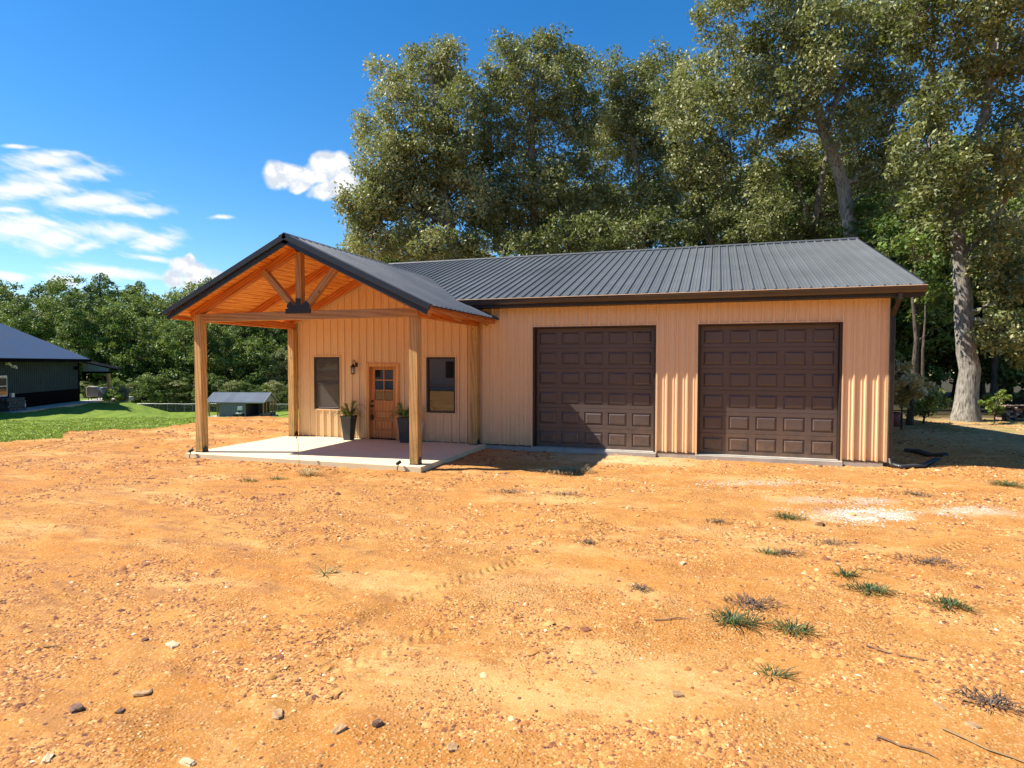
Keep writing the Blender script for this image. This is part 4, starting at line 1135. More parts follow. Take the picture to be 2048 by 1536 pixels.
# tufts
def tuft(x, y, r, h, n, mat, label, cat='grass tuft', name='grass_tuft', runner=True, seed=0):
    rr = np.random.default_rng(seed+int(abs(x*100)+abs(y*77)))
    V = []; T = []
    for i in range(n):
        a_ = rr.random()*2*np.pi; d0 = r*rr.random()**1.3*.75; bx, by = d0*np.cos(a_)*1.25, d0*np.sin(a_)*.8
        dr = a_+rr.normal(0, .6); L = h*(.6+.8*rr.random()); out = L*(.7+1.3*rr.random())
        z = hz(x+bx, y+by)-hz(x, y)
        w_ = .0022+.0026*rr.random(); px__, py__ = -np.sin(dr)*w_, np.cos(dr)*w_
        mid = (bx+out*.45*np.cos(dr), by+out*.45*np.sin(dr), z+L*.42); tip = (bx+out*np.cos(dr), by+out*np.sin(dr), z+L*.65*rr.random())
        V += [(bx-px__, by-py__, z-.004), (bx+px__, by+py__, z-.004), (mid[0]+px__, mid[1]+py__, mid[2]), (mid[0]-px__, mid[1]-py__, mid[2])]
        V += [(mid[0]-px__, mid[1]-py__, mid[2]), (mid[0]+px__, mid[1]+py__, mid[2]), tip, tip]
        T += [rr.random()]*8
    V = np.array(V); o = np_mesh(name, V, np.arange(len(V)).reshape(-1, 4), M[mat], tint=T)
    o.location = (x, y, hz(x, y)); tag(o, label, cat); return o
def gp_(px, py):
    d = dir_px(px, py); z = -.1
    for _ in range(3):
        p_ = Vector((CX, CY, CZ))+d*((z-CZ)/d.z); z = hz(p_.x, p_.y)
    return p_.x, p_.y
TF = [(1467, 1245, .17, .13, 150, 'tuftg', 'bright green star shaped grass tuft, nearest left of the front pair'),
      (1588, 1262, .15, .10, 110, 'tuftg', 'flat dark green grass tuft just right of the star shaped tuft'),
      (1506, 1210, .26, .07, 190, 'tuftd', 'dark withered grass mat behind the two front green tufts'),
      (1740, 1183, .20, .09, 170, 'tuftg', 'spreading dark green tuft right of centre, below the small tuft'),
      (1900, 1211, .18, .08, 150, 'tuftg', 'dull grey green round tuft nearest the right edge'),
      (1692, 1152, .11, .09, 80, 'tuftg', 'small green tuft just above the spreading dark tuft'),
      (1735, 1142, .13, .03, 50, 'tuftg', 'thin flat green runner beside the small tuft'),
      (1575, 1037, .24, .10, 140, 'tuftg', 'olive grass tuft left of the white limestone spill'),
      (2015, 972, .26, .14, 200, 'tuftg', 'green grass clump on the right dirt near the frame edge'),
      (1575, 1107, .26, .05, 150, 'tuftd', 'low dark dead mat in the middle right dirt'),
      (1980, 1408, .17, .06, 150, 'tuftd', 'dark tangled dead grass at the lower right'),
      (1535, 1106, .12, .07, 70, 'tuftg', 'little olive tuft left of the dark dead mat'),
      (1850, 1125, .34, .05, 230, 'tuftd', 'wide grey brown dead mat right of centre'),
      (1660, 1085, .30, .04, 170, 'tuftd', 'brown dead mat just below the limestone spill'),
      (1830, 990, .38, .06, 200, 'tuftd', 'brown dead grass patch right of the limestone spill near the berm'),
      (1435, 1044, .2, .05, 90, 'tuftd', 'small dark dead patch left of the olive tuft'),
      (1175, 1085, .16, .04, 90, 'tuftd', 'thin dark dead patch in the pale centre dirt'),
      (1280, 1178, .12, .05, 70, 'tuftd', 'faded olive sprig cluster left of the star shaped tuft'),
      (1545, 1352, .10, .08, 30, 'tuftg', 'sparse curling sprig in the front gravel'),
      (612, 950, .17, .22, 110, 'straw', 'upright straw coloured weed left in front of the slab'),
      (500, 962, .2, .06, 90, 'tuftg', 'low green weed patch in front of the slab, left one'),
      (555, 958, .2, .07, 90, 'tuftg', 'low green weed patch in front of the slab, right one'),
      (1110, 945, .5, .15, 260, 'straw', 'pale straw grass tussock at the edge of the porch shadow'),
      (1150, 942, .4, .17, 240, 'straw', 'pale straw tussock where the porch shadow comes to a point'),
      (1130, 990, .5, .06, 160, 'tuftd', 'brown matted patch before the left garage door'),
      (1020, 985, .5, .06, 150, 'tuftd', 'brown matted patch before the bare wall beside the porch'),
      (650, 1148, .06, .12, 22, 'tuftg', 'single thin green sprig in the left centre dirt')]
for (a_, b_, r_, h_, n_, m_, lab) in TF:
    x_, y_ = gp_(a_, b_); tuft(x_, y_, r_, h_, n_, m_, lab)
# bigger stones, twigs
def rock(px, py, s, label, tintcol, seed):
    x_, y_ = gp_(px, py); r_ = random.Random(seed)
    bm = bmesh.new(); bmesh.ops.create_cube(bm, size=2); bmesh.ops.subdivide_edges(bm, edges=bm.edges[:], cuts=2, use_grid_fill=True)
    for v in bm.verts:
        q_ = v.co.lerp(v.co.normalized()*1.25, .45); d_ = 1+r_.uniform(-.14, .14); v.co = Vector((q_.x*s[0]*d_, q_.y*s[1]*d_, q_.z*s[2]*(1+r_.uniform(-.2, .2))))
    me = bpy.data.meshes.new('rock'); bm.to_mesh(me); bm.free(); me.materials.append(tintcol)
    o = bpy.data.objects.new('rock', me); COL.objects.link(o); o.location = (x_, y_, hz(x_, y_)+s[2]*.15); o.rotation_euler = (r_.uniform(-.15, .15), r_.uniform(-.15, .15), r_.uniform(0, 3)); tag(o, label, 'rock')
M['maroon'] = plain('maroon_shale', (0.19, 0.095, 0.055), .85, var=.4, scale=25, bump=.5)
M['tanrock'] = plain('tan_sandstone', (0.42, 0.25, 0.12), .9, var=.25, scale=20, bump=.5)
M['creamrock'] = plain('cream_quartz', (0.60, 0.44, 0.26), .85, var=.15, scale=20, bump=.4)
RK = [(152, 1420, (.045, .032, .022), 'dark maroon shale slab at the lower left', 'maroon'), (285, 1385, (.05, .03, .012), 'flat olive brown stone right of the maroon slab', 'tanrock'),
      (755, 1450, (.03, .024, .02), 'dark chunky stone in the lower centre gravel', 'maroon'), (678, 1460, (.04, .028, .014), 'flat brown stone left of the dark chunky stone', 'tanrock'),
      (1355, 1390, (.035, .028, .014), 'smooth tan stone in the lower middle gravel', 'tanrock'), (95, 1520, (.035, .02, .014), 'pale cream stone near the lower left corner', 'creamrock'),
      (1880, 1413, (.045, .014, .008), 'thin tan wood chip shaped stone at lower right', 'tanrock'), (1945, 1452, (.035, .03, .012), 'flat reddish stone at the lower right corner', 'tanrock'),
      (375, 1526, (.05, .02, .015), 'cream stone on the bottom edge left of centre', 'creamrock'), (1185, 1345, (.03, .02, .008), 'small tan flake left of the gravel ridge', 'tanrock'),
      (555, 1430, (.05, .03, .012), 'broad flat brown stone in the gravel left of centre', 'tanrock'), (905, 1497, (.03, .03, .012), 'small dull stone near the bottom centre', 'tanrock'),
      (1366, 1128, (.03, .025, .02), 'small white pebble in the middle distance', 'creamrock'), (1636, 1048, (.06, .05, .04), 'grey lump at the left foot of the limestone spill', 'tanrock'),
      (345, 1290, (.05, .03, .015), 'cream and brown flat stone left of the tyre print', 'creamrock'), (240, 1423, (.03, .02, .01), 'small brown stone close to the maroon slab', 'maroon')]
for i, (a_, b_, s_, lab, mt) in enumerate(RK): rock(a_, b_, s_, lab, M[mt], i)
def twig(px, py, L, ang, label, mat='dryw'):
    x_, y_ = gp_(px, py); pts = []
    for i in range(6):
        t_ = i/5-.5; xx = x_+math.cos(ang)*L*t_+.01*math.sin(i*2.3); yy = y_+math.sin(ang)*L*t_+.01*math.cos(i*1.7); pts.append((xx, yy, hz(xx, yy)+.012))
    mb = MB(); mb.tube(pts, [.007, .006, .006, .005, .004, .002], 5); o = mb.build('twig', M[mat]); tag(o, label, 'twig')
twig(1345, 1239, .32, .32, 'thin straight dark twig left of the star shaped tuft')
twig(1810, 1315, .5, -.35, 'long dark twig lying at the right')
twig(104, 1295, .16, .3, 'short pale stick on the left dirt', 'straw')
twig(1815, 1497, .3, -.3, 'dark curved twig at the bottom right')
twig(2000, 1510, .55, -.6, 'pale dry stalk at the bottom right corner', 'straw')

# ================================================================== trees
def leaves(centers, rad, per, size, rng_, tint_c, droop=0.25, flatten=0.75, aspect=0.5):
    K = len(centers); N = K*per
    C = np.repeat(centers, per, 0)
    off = rng_.standard_normal((N, 3)); off /= np.linalg.norm(off, axis=1, keepdims=True)+1e-9
    rr = np.repeat(rad, per)*rng_.random(N)**0.45
    off = off*rr[:, None]; off[:, 2] *= flatten
    P = C+off
    d = off/(np.linalg.norm(off, axis=1, keepdims=True)+1e-6)*0.5+rng_.standard_normal((N, 3))*0.6
    d[:, 2] -= droop; d /= np.linalg.norm(d, axis=1, keepdims=True)+1e-9
    u = rng_.standard_normal((N, 3)); u[:, 2] += 1.0
    b = np.cross(d, u); b /= np.linalg.norm(b, axis=1, keepdims=True)+1e-9
    L = (size*(0.6+0.8*rng_.random(N)))[:, None]
    n_ = np.cross(b, d)
    v0 = P-d*L*.5; v2 = P+d*L*.5; v1 = P+b*L*aspect*.5+n_*L*.08; v3 = P-b*L*aspect*.5+n_*L*.08
    V = np.stack([v0, v1, v2, v3], 1).reshape(-1, 3)
    ti = np.clip(np.repeat(tint_c, per)+0.16*rng_.standard_normal(N), 0, 1)
    return V, np.repeat(ti, 4)
def tube_np(pts, rads, n):
    mb = MB(); mb.tube(pts, rads, n, cap=False); return mb
def wob(p0, p1, r_, n=6, amp=.08, sag=0.0):
    p0, p1 = Vector(p0), Vector(p1); L = (p1-p0).length; pts = []
    for i in range(n+1):
        t_ = i/n; q = p0.lerp(p1, t_)
        if 0 < i < n: q += Vector((r_.gauss(0, 1), r_.gauss(0, 1), r_.gauss(0, .6)))*L*amp*.5
        q.z += sag*math.sin(math.pi*t_)*L
        pts.append(q)
    return pts
def make_tree(name, label, cat, base, trunk, tr, blobs, per, size, leafmat, barkmat, dens=1.0, seed=0, group=None, limbs=True, clr=.62, tint=(.48, .17), lean_limbs=()):
    """base: world point; trunk: list of world points; blobs: (center, rx, ry, rz) world ellipsoids of the crown"""
    r_ = random.Random(seed); g_ = np.random.default_rng(seed)
    t_ = empty(name, label, cat, base, 0, group); b0 = Vector(base)
    tp = [Vector(p)-b0 for p in trunk]
    mb = MB()
    n = len(tp); rads = [tr*(1-.72*(i/(n-1))) for i in range(n)]
    # finer trunk, flare at the foot
    P2, R2 = [], []
    for i in range(n-1):
        for j in range(4):
            f = j/4; q = tp[i].lerp(tp[i+1], f)+Vector((r_.gauss(0, 1), r_.gauss(0, 1), 0))*tr*.045; P2.append(q); R2.append(rads[i]*(1-f)+rads[i+1]*f)
    P2.append(tp[-1]); R2.append(rads[-1])
    P2[0] = tp[0]+Vector((0, 0, -.3))
    for i in range(len(P2)):
        hgt = P2[i].z; R2[i] *= 1+.5*math.exp(-max(0, hgt)/.35)
    mb.tube(P2, R2, 14, cap=False)
    nodes = [(p, r) for p, r in zip(P2, R2) if p.z > 0.25*max(q.z for q in P2)]
    for pl, ra in lean_limbs:
        pl = [Vector(p)-b0 for p in pl]; m_ = len(pl)
        rs = [ra*(1-.7*i/(m_-1)) for i in range(m_)]
        mb.tube(pl, rs, 8, cap=False); nodes += list(zip(pl[1:], rs[1:]))
    CL, RA, TI = [], [], []
    for (c, rx, ry, rz) in blobs:
        c = Vector(c)-b0
        # limb to the middle of the blob
        if limbs:
            cand = [nd for nd in nodes if nd[0].z < c.z+.2] or nodes
            nd = min(cand, key=lambda q: (q[0]-c).length+.7*max(0, q[0].z-c.z+1.0))
            pts = wob(nd[0], c, r_, 6, .10, .04); rr = [max(.02, nd[1]*.36*(1-.75*i/6)) for i in range(7)]
            mb.tube(pts, rr, 6, cap=False); sub = list(zip(pts[2:], rr[2:]))
        else: sub = nodes[-6:]
        vol = (rx*ry*rz)**(1/3)
        K = max(4, int(dens*4.2*(vol/clr)**2.25))
        d = g_.standard_normal((K, 3)); d /= np.linalg.norm(d, axis=1, keepdims=True)
        rad = .35+.65*g_.random(K)**.55
        q = d*rad[:, None]*np.array([rx, ry, rz])
        cc = q+np.array(c)
        cr = clr*(.65+.7*g_.random(K))
        CL.append(cc); RA.append(cr)
        TI.append(np.full(K, tint[0])+g_.normal(0, tint[1]*.6, K)+g_.normal(0, tint[1]*.5))
        if limbs:
            for j in range(0, K, 2):
                p1 = Vector(cc[j]); nd = min(sub, key=lambda s_: (s_[0]-p1).length)
                pts = wob(nd[0], p1, r_, 3, .12, .02); mb.tube(pts, [max(.012, nd[1]*.5), .02, .014, .008], 3, cap=False)
    tob = mb.build('trunk', M[barkmat], t_, smooth=True, normals=False)
    V, ti = leaves(np.concatenate(CL), np.concatenate(RA), per, size, g_, np.concatenate(TI))
    cr_ = np_mesh('crown', V, np.arange(len(V)).reshape(-1, 4), M[leafmat], t_, tint=ti)
    return t_
def tree_px(name, label, D, basepx, trunkpx, tr, blobs, **kw):
    """lay a tree out by photo pixels at distance D: real sizes follow from the distance"""
    sc = D/FPX; bx = at(basepx, 700, D); base = Vector((bx.x, bx.y, hz(bx.x, bx.y)))
    tr_pts = [base]+[at(px, py, D+dd) for (px, py, dd) in trunkpx]
    rr = random.Random(kw.get('seed', 0)+99)
    bl = []
    for b_ in blobs:
        px, py, rx, rz = b_[:4]; dd = b_[4] if len(b_) > 4 else rr.uniform(-1.5, 1.5)
        s2 = (D+dd)/FPX
        c = at(px, py, D+dd); bl.append((c, rx*s2, max(1.2 if rx*s2 > .7 else rx*s2*.8, .85*rx*s2), rz*s2))
    ll = [([at(px, py, D+dd) for (px, py, dd) in pl], ra) for pl, ra in kw.pop('limbs_px', [])]
    return make_tree(name, label, 'tree', base, tr_pts, tr, bl, lean_limbs=ll, **kw)
OK = dict(leafmat='oak', barkmat='bark', per=86, size=.185, clr=.66)
tree_px('oak_tree', 'broad olive oak rising behind the porch roof, leftmost behind the building', 34, 905,
        [(905, 480, 0), (885, 380, 0), (870, 250, 0), (860, 130, 0)], .36,
        [(860, 160, 72, 68), (800, 205, 55, 58), (895, 130, 40, 40), (770, 320, 60, 72), (855, 300, 95, 85), (725, 410, 50, 48), (800, 430, 95, 60), (905, 250, 55, 95), (925, 410, 75, 75), (745, 485, 55, 32), (870, 490, 95, 32), (770, 150, 25, 25), (740, 260, 28, 40), (820, 380, 90, 60, 1), (930, 330, 50, 60, 1), (690, 400, 22, 26), (705, 480, 24, 30), (760, 400, 60, 50, -1), (900, 500, 70, 30, 1)], seed=11, dens=1.45, **OK)
tree_px('oak_tree', 'tallest full oak with a pointed top, second from left behind the building', 36, 1070,
        [(1072, 480, 0), (1065, 380, 0), (1062, 240, 0), (1070, 120, 0)], .38,
        [(1075, 95, 55, 48), (1005, 115, 38, 42), (1130, 130, 38, 60), (1060, 190, 100, 75), (1000, 280, 65, 70), (1115, 290, 75, 85), (1060, 380, 105, 62), (980, 420, 60, 60), (1130, 430, 70, 50), (1040, 480, 80, 25), (960, 190, 30, 50), (960, 340, 45, 60, 1), (1150, 220, 50, 60, 1), (1170, 380, 55, 60, 1), (1010, 440, 60, 50, 1), (1120, 480, 60, 30, 1)], seed=12, dens=1.38, **OK)
tree_px('oak_tree', 'rounded oak with ragged top standing right of the tallest one', 40, 1290,
        [(1285, 480, 0), (1280, 380, 0), (1260, 250, 0), (1250, 150, 0)], .33,
        [(1205, 150, 42, 50), (1265, 180, 62, 62), (1325, 145, 48, 50), (1300, 250, 85, 75), (1215, 320, 58, 80), (1320, 350, 80, 80), (1190, 230, 40, 60), (1240, 420, 80, 60), (1340, 440, 70, 50), (1180, 420, 55, 55, 1), (1250, 250, 60, 60, 1), (1380, 300, 50, 60, 1), (1270, 470, 70, 30, 0), (1360, 200, 45, 55, 1), (1150, 130, 22, 28)], seed=13, dens=1.23, **OK)
tree_px('oak_tree', 'huge oak leaning left with pale trunk above the right roof ridge', 29, 1725,
        [(1712, 540, 0), (1702, 460, 0), (1685, 370, 0), (1655, 280, -.5), (1635, 215, -.7), (1600, 160, -1), (1540, 128, -1.5)], .40,
        [(1440, 45, 55, 55), (1470, 140, 75, 55), (1550, 50, 85, 60), (1660, 50, 90, 65), (1600, 130, 75, 60), (1500, -40, 85, 60), (1640, -60, 120, 70), (1760, 110, 75, 75), (1545, 235, 70, 50), (1700, 180, 60, 60), (1420, 210, 45, 45), (1780, 10, 80, 70), (1730, 290, 60, 60, 1), (1770, 380, 60, 55, 1), (1590, 190, 60, 45, -2), (1650, 120, 60, 60, -2), (1510, 170, 60, 45, -1), (1700, 250, 45, 50, -1.5), (1740, 200, 60, 60, 1), (1820, 200, 60, 60, 1), (1800, 300, 60, 60, 1.5)],
        seed=14, dens=1.23, limbs_px=[([(1635, 215, -.7), (1625, 120, -.5), (1600, 40, 0), (1590, -60, 0)], .13), ([(1650, 260, -.5), (1700, 130, 0), (1790, 30, 0), (1850, -60, 0)], .14), ([(1600, 160, -1), (1560, 130, -1.2), (1500, 120, -1.4)], .11)], **OK)
tree_px('oak_tree', 'great grey trunked oak standing at the right beyond the garage', 23.8, 1935,
        [(1936, 740, 0), (1925, 600, 0), (1916, 480, 0), (1908, 380, .3), (1880, 240, .5), (1860, 120, .5)], .40,
        [(1960, 330, 85, 75), (1860, 300, 75, 75), (1990, 180, 80, 90), (1910, 70, 85, 80), (2060, 60, 85, 95), (1830, 40, 70, 70), (2030, 440, 60, 60), (1870, 410, 55, 50), (2080, 280, 80, 100), (1990, -40, 120, 80), (1995, 540, 45, 45, -.8), (2040, 560, 55, 55, -1), (2010, 660, 42, 50, -1.2), (1985, 610, 35, 40, -1), (2060, 690, 40, 50, -.5), (1930, 420, 60, 50, -1.6), (1900, 350, 60, 50, -1.8), (1990, 480, 45, 40, -1.5), (1850, 470, 45, 50, .8), (1880, 210, 60, 60, -1)],
        seed=15, dens=1.16, limbs_px=[([(1908, 380, .3), (1970, 230, 0), (1985, 100, 0), (1975, -40, 0)], .22), ([(1920, 520, 0), (1990, 440, -.5), (2050, 330, -.5)], .14), ([(1936, 640, 0), (1985, 600, -.6), (2040, 590, -1)], .05)],
        leafmat='oak', barkmat='bark', per=62, size=.18, clr=.52, tint=(.30, .19))
tree_px('oak_tree', 'slim forked oak showing two pale stems above the roof left of the leaning oak', 33, 1625,
        [(1622, 480, 0), (1640, 380, 0), (1655, 300, 0), (1680, 220, 0)], .24,
        [(1640, 330, 65, 55), (1560, 360, 58, 58), (1600, 280, 55, 45), (1540, 440, 70, 40), (1650, 430, 60, 45), (1690, 400, 40, 60)], seed=16, dens=1.09,
        limbs_px=[([(1626, 470, 0), (1600, 380, 0), (1590, 300, 0)], .12)], **OK)
tree_px('oak_tree', 'slender oak with a straight white stem in the middle of the wood', 35, 1475,
        [(1480, 480, 0), (1492, 400, 0), (1505, 320, 0), (1530, 200, 0)], .2,
        [(1440, 250, 58, 55), (1490, 200, 50, 50), (1420, 340, 58, 55), (1395, 150, 48, 45), (1480, 330, 60, 55), (1400, 430, 65, 45), (1490, 430, 60, 40), (1375, 240, 40, 60)], seed=17, dens=1.09, **OK)
tree_px('oak_tree', 'leaning slender oak with pale stem rising to the left in the wood', 37, 1430,
        [(1425, 490, 0), (1400, 400, 0), (1370, 300, 0), (1350, 210, 0)], .22,
        [(1350, 230, 50, 50), (1370, 330, 50, 50), (1350, 160, 40, 40), (1410, 380, 50, 40)], seed=18, dens=1.01, **OK)
GR = dict(leafmat='green', barkmat='barkdark', per=50, size=.21, clr=.6)
for i, (D, px, blobs, lab, tr) in enumerate([
    (31, 1130, [(1120, 470, 60, 30), (1060, 495, 60, 22), (1190, 465, 50, 35)], 'low dark understorey tree behind the roof, left one', .12),
    (32, 1270, [(1270, 460, 60, 35), (1330, 450, 50, 35), (1220, 480, 60, 25)], 'low dark understorey tree behind the roof ridge centre', .12),
    (33, 1570, [(1570, 460, 55, 30), (1500, 470, 60, 25), (1650, 470, 45, 25)], 'low understorey tree right of the ridge centre', .12),
    (27, 1770, [(1760, 480, 55, 45), (1800, 530, 50, 55), (1740, 430, 50, 50), (1830, 470, 50, 55)], 'bright green understorey tree behind the right roof corner', .13),
    (27, 1830, [(1830, 600, 30, 45), (1870, 560, 50, 55), (1860, 480, 50, 50), (1880, 660, 28, 35, 1.5)], 'dim green tree with two thin trunks left of the great oak', .15),
    (34, 1990, [(1985, 480, 60, 60), (2050, 500, 60, 60), (2020, 580, 60, 50), (1950, 560, 50, 50)], 'dark green tree in the shade behind the great oak', .18)]):
    GR['leafmat'] = 'oak' if i < 3 else 'green'; GR['barkmat'] = 'barkdark'
    tree_px('understorey_tree', lab, D, px, [(px+3, 640, 0), (px+6, blobs[0][1]+20, 0), (px+4, blobs[0][1]-10, 0)], tr, blobs, seed=30+i, dens=.9, tint=(.26 if i < 3 else .4, .2), **GR)
# thin trunk at px 1825 is the foot of the dim green tree; a sapling stands in front of it
tree_px('oak_sapling', 'yellowish oak sapling close behind the downspout corner', 20.5, 1806, [(1805, 790, 0), (1802, 740, 0), (1800, 710, 0)], .03,
        [(1800, 745, 22, 28), (1822, 775, 30, 20), (1800, 790, 18, 20), (1850, 770, 16, 8)], leafmat='oak', barkmat='barkdark', per=40, size=.16, clr=.22, seed=41, dens=1.2, tint=(.85, .15))
tree_px('bush', 'bright green bush low between the thin trunk and the great oak', 22.5, 1850, [(1850, 825, 0), (1852, 810, 0)], .03,
        [(1845, 815, 26, 18), (1870, 800, 22, 20), (1825, 820, 14, 12)], leafmat='green', barkmat='barkdark', per=46, size=.13, clr=.2, seed=42, dens=1.0, tint=(.85, .15))
tree_px('cedar_sapling', 'small yellow green cedar right of the great oak foot', 22.6, 1992, [(1992, 815, 0), (1996, 790, 0)], .025,
        [(1990, 818, 13, 10), (1996, 800, 10, 9), (1972, 805, 12, 3), (2014, 795, 14, 3), (2003, 783, 4, 9), (1980, 795, 8, 4)], leafmat='cedar', barkmat='barkdark', per=50, size=.09, clr=.10, seed=43, dens=1.1, tint=(.6, .2))
tree_px('thin_tree', 'dark crooked trunk standing left of the great oak, near the downspout', 22.0, 1822, [(1826, 760, 0), (1832, 680, .2), (1825, 600, .5), (1832, 520, 1)], .10,
        [(1825, 500, 40, 40, 1), (1850, 560, 40, 40, 1)], leafmat='green', barkmat='barkdark', per=40, size=.2, clr=.5, seed=44, dens=.6, tint=(.4, .15))
tree_px('thin_tree', 'short broken looking pale trunk between the thin trunk and great oak', 25.5, 1848, [(1846, 700, 0), (1850, 640, .2), (1852, 560, .5)], .075,
        [(1855, 540, 40, 40, 1)], leafmat='green', barkmat='barkdark', per=40, size=.2, clr=.5, seed=45, dens=.6, tint=(.35, .15))

# ---- tree kinds that are copied
def proto(name, label, kind, H, seed, n=13):
    r_ = random.Random(seed)
    bl = []
    if kind == 'pine':
        for k in range(n):
            f = k/(n-1); z = H*(.34+.62*f); sp = (1-f*.72)*H*.17
            a_ = k*2.4; bl.append((Vector((math.cos(a_)*sp*.8, math.sin(a_)*sp*.8, z)), sp*.75, sp*.75, H*.042))
        return make_tree(name, label, 'tree', (0, 0, 0), [(0, 0, 0), (.1, .1, H*.4), (0, -.1, H*.7), (0, 0, H*.97)], H*.014, bl, 42, .34, 'pine', 'barkdark', dens=1.5, seed=seed, clr=.75, tint=(.5, .22))
    for k in range(n):
        f = k/(n-1); z = H*(.16+.74*f); sp = math.sin(min(1, .3+f*.9)*math.pi*.82)*H*.26+.4
        a_ = k*2.4+r_.uniform(-.4, .4); bl.append((Vector((math.cos(a_)*sp*.65, math.sin(a_)*sp*.65, z)), H*.15*r_.uniform(.8, 1.2), H*.15, H*.095*r_.uniform(.8, 1.2)))
    return make_tree(name, label, 'tree', (0, 0, 0), [(0, 0, 0), (.2, .1, H*.4), (0, -.2, H*.7), (0, 0, H*.88)], H*.013, bl, 44, .36, kind, 'barkdark', dens=.58, seed=seed, clr=.85, tint=(.46, .3))
GB = 'woodland trees beyond the lawn and shed'
LB = {'broad': 'broadleaf tree in the wood beyond the far lawn', 'pine': 'tall dark green pine in the wood beyond the far lawn', 'olive': 'olive toned broadleaf tree in the wood beyond the far lawn'}
PR = {'broad': proto('broadleaf_tree', LB['broad'], 'green', 17, 51), 'broad2': proto('broadleaf_tree', LB['broad'], 'green', 13, 52, 11),
      'pine': proto('pine_tree', LB['pine'], 'pine', 21, 53, 15), 'pine2': proto('pine_tree', LB['pine'], 'pine', 19, 54, 13), 'olive': proto('broadleaf_tree', LB['olive'], 'oak', 14, 55, 12)}
PH = {'broad': 17, 'broad2': 13, 'pine': 21, 'pine2': 19, 'olive': 14}
USED = set()
def copy_tree(kind, x_, y_, H, rz, label, group, wid=1.0):
    src = PR[kind]
    if kind in USED:
        t_ = src.copy(); COL.objects.link(t_)
        for ch in src.children:
            c = ch.copy(); COL.objects.link(c); c.parent = t_
    else: t_ = src; USED.add(kind)
    s_ = H/PH[kind]
    t_.location = (x_, y_, hz(x_, y_)-.1); t_.rotation_euler = (0, 0, rz); t_.scale = (s_*wid, s_*wid, s_)
    t_['label'] = label; t_['group'] = group
    return t_
r_ = random.Random(5)
def skyline(px):
    return float(np.interp(px, [-100, 0, 60, 130, 180, 240, 330, 420, 520, 640, 760], [560, 568, 562, 566, 546, 556, 572, 560, 550, 560, 560]))
def put(kind, px, D, ytop, label, group, wid=1.0):
    g_ = at(px, 700, D); zb = hz(g_.x, g_.y); ztop = at(px, ytop, D).z
    return copy_tree(kind, g_.x, g_.y, (ztop-zb)*1.02, r_.uniform(0, 6.28), label, group, wid)
ORD = ['first', 'second', 'third', 'fourth', 'fifth', 'sixth', 'seventh', 'eighth', 'ninth', 'tenth', 'eleventh', 'twelfth', 'thirteenth', 'fourteenth', 'fifteenth', 'sixteenth', 'seventeenth', 'eighteenth', 'nineteenth', 'twentieth', 'twenty-first', 'twenty-second']
# back row: skyline
kinds = ['broad', 'pine', 'broad', 'pine2', 'pine', 'broad', 'pine2', 'broad', 'pine', 'broad', 'olive', 'broad', 'pine', 'broad', 'pine2', 'broad', 'pine', 'broad']
for i, px in enumerate(np.linspace(-40, 640, 18)):
    px = px+r_.uniform(-12, 12); k_ = kinds[i]
    lb = 'pine' if 'pine' in k_ else 'olive' if k_ == 'olive' else 'broad'
    put(k_, px, r_.uniform(112, 124), skyline(px)+r_.uniform(-4, 12), ORD[i]+' from the left of the tallest back trees beyond the lawn, '+{'broad': 'broadleaf', 'pine': 'pine', 'olive': 'olive toned'}[lb], 'back row of the wood beyond the lawn', 1.0)
kinds = ['broad2', 'broad', 'pine', 'broad2', 'olive', 'broad', 'pine2', 'broad2', 'broad']
for i, px in enumerate(np.linspace(-30, 630, 20)):
    px = px+r_.uniform(-12, 12); k_ = kinds[i % 9]
    lb = 'pine' if 'pine' in k_ else 'olive' if k_ == 'olive' else 'broad'
    put(k_, px, r_.uniform(101, 109), skyline(px)+r_.uniform(28, 80), ORD[i]+' from the left in the middle row of wood beyond the lawn, '+{'broad': 'broadleaf', 'pine': 'pine', 'olive': 'olive toned'}[lb], 'middle row of the wood beyond the lawn', 1.05)
FR = [('pine', 150, 'pine with layered flat boughs behind the dark house roof'), ('pine2', 205, 'pine with bare lower trunk right of the dark house'), ('broad', 262, 'full green tree between house and porch post'),
      ('broad2', 318, 'shorter bushy tree left of the front left porch post'), ('broad', 372, 'green tree whose crown meets the porch roof edge'), ('broad2', 452, 'vine hung tree above the left end of the shed'),
      ('broad2', 505, 'vine hung bright tree above the shed ridge'), ('olive', 568, 'yellowish tree just left of the rear left post'), ('broad', 90, 'green tree above the dark house roof slope'), ('pine2', 40, 'dark pine above the dark house roof, near the left edge'), ('broad', -20, 'broad tree at the left edge of the frame'), ('olive', 632, 'olive tree hidden mostly by the porch wall')]
for k_, px, lab in FR:
    put(k_, px, r_.uniform(93, 98), {'pine': 590, 'pine2': 600, 'broad': 610, 'broad2': 665, 'olive': 690}[k_]+r_.uniform(-12, 12), lab, 'front row of the wood beyond the lawn', 1.05)
for i, px in enumerate(np.linspace(170, 620, 15)):
    put('broad2' if i % 3 else 'olive', px+r_.uniform(-8, 8), r_.uniform(89, 92), 760+r_.uniform(-16, 12), ORD[i]+' from the left of the low bushes along the far lawn fence', 'bushes along the far lawn fence', 1.6)['category'] = 'bush'
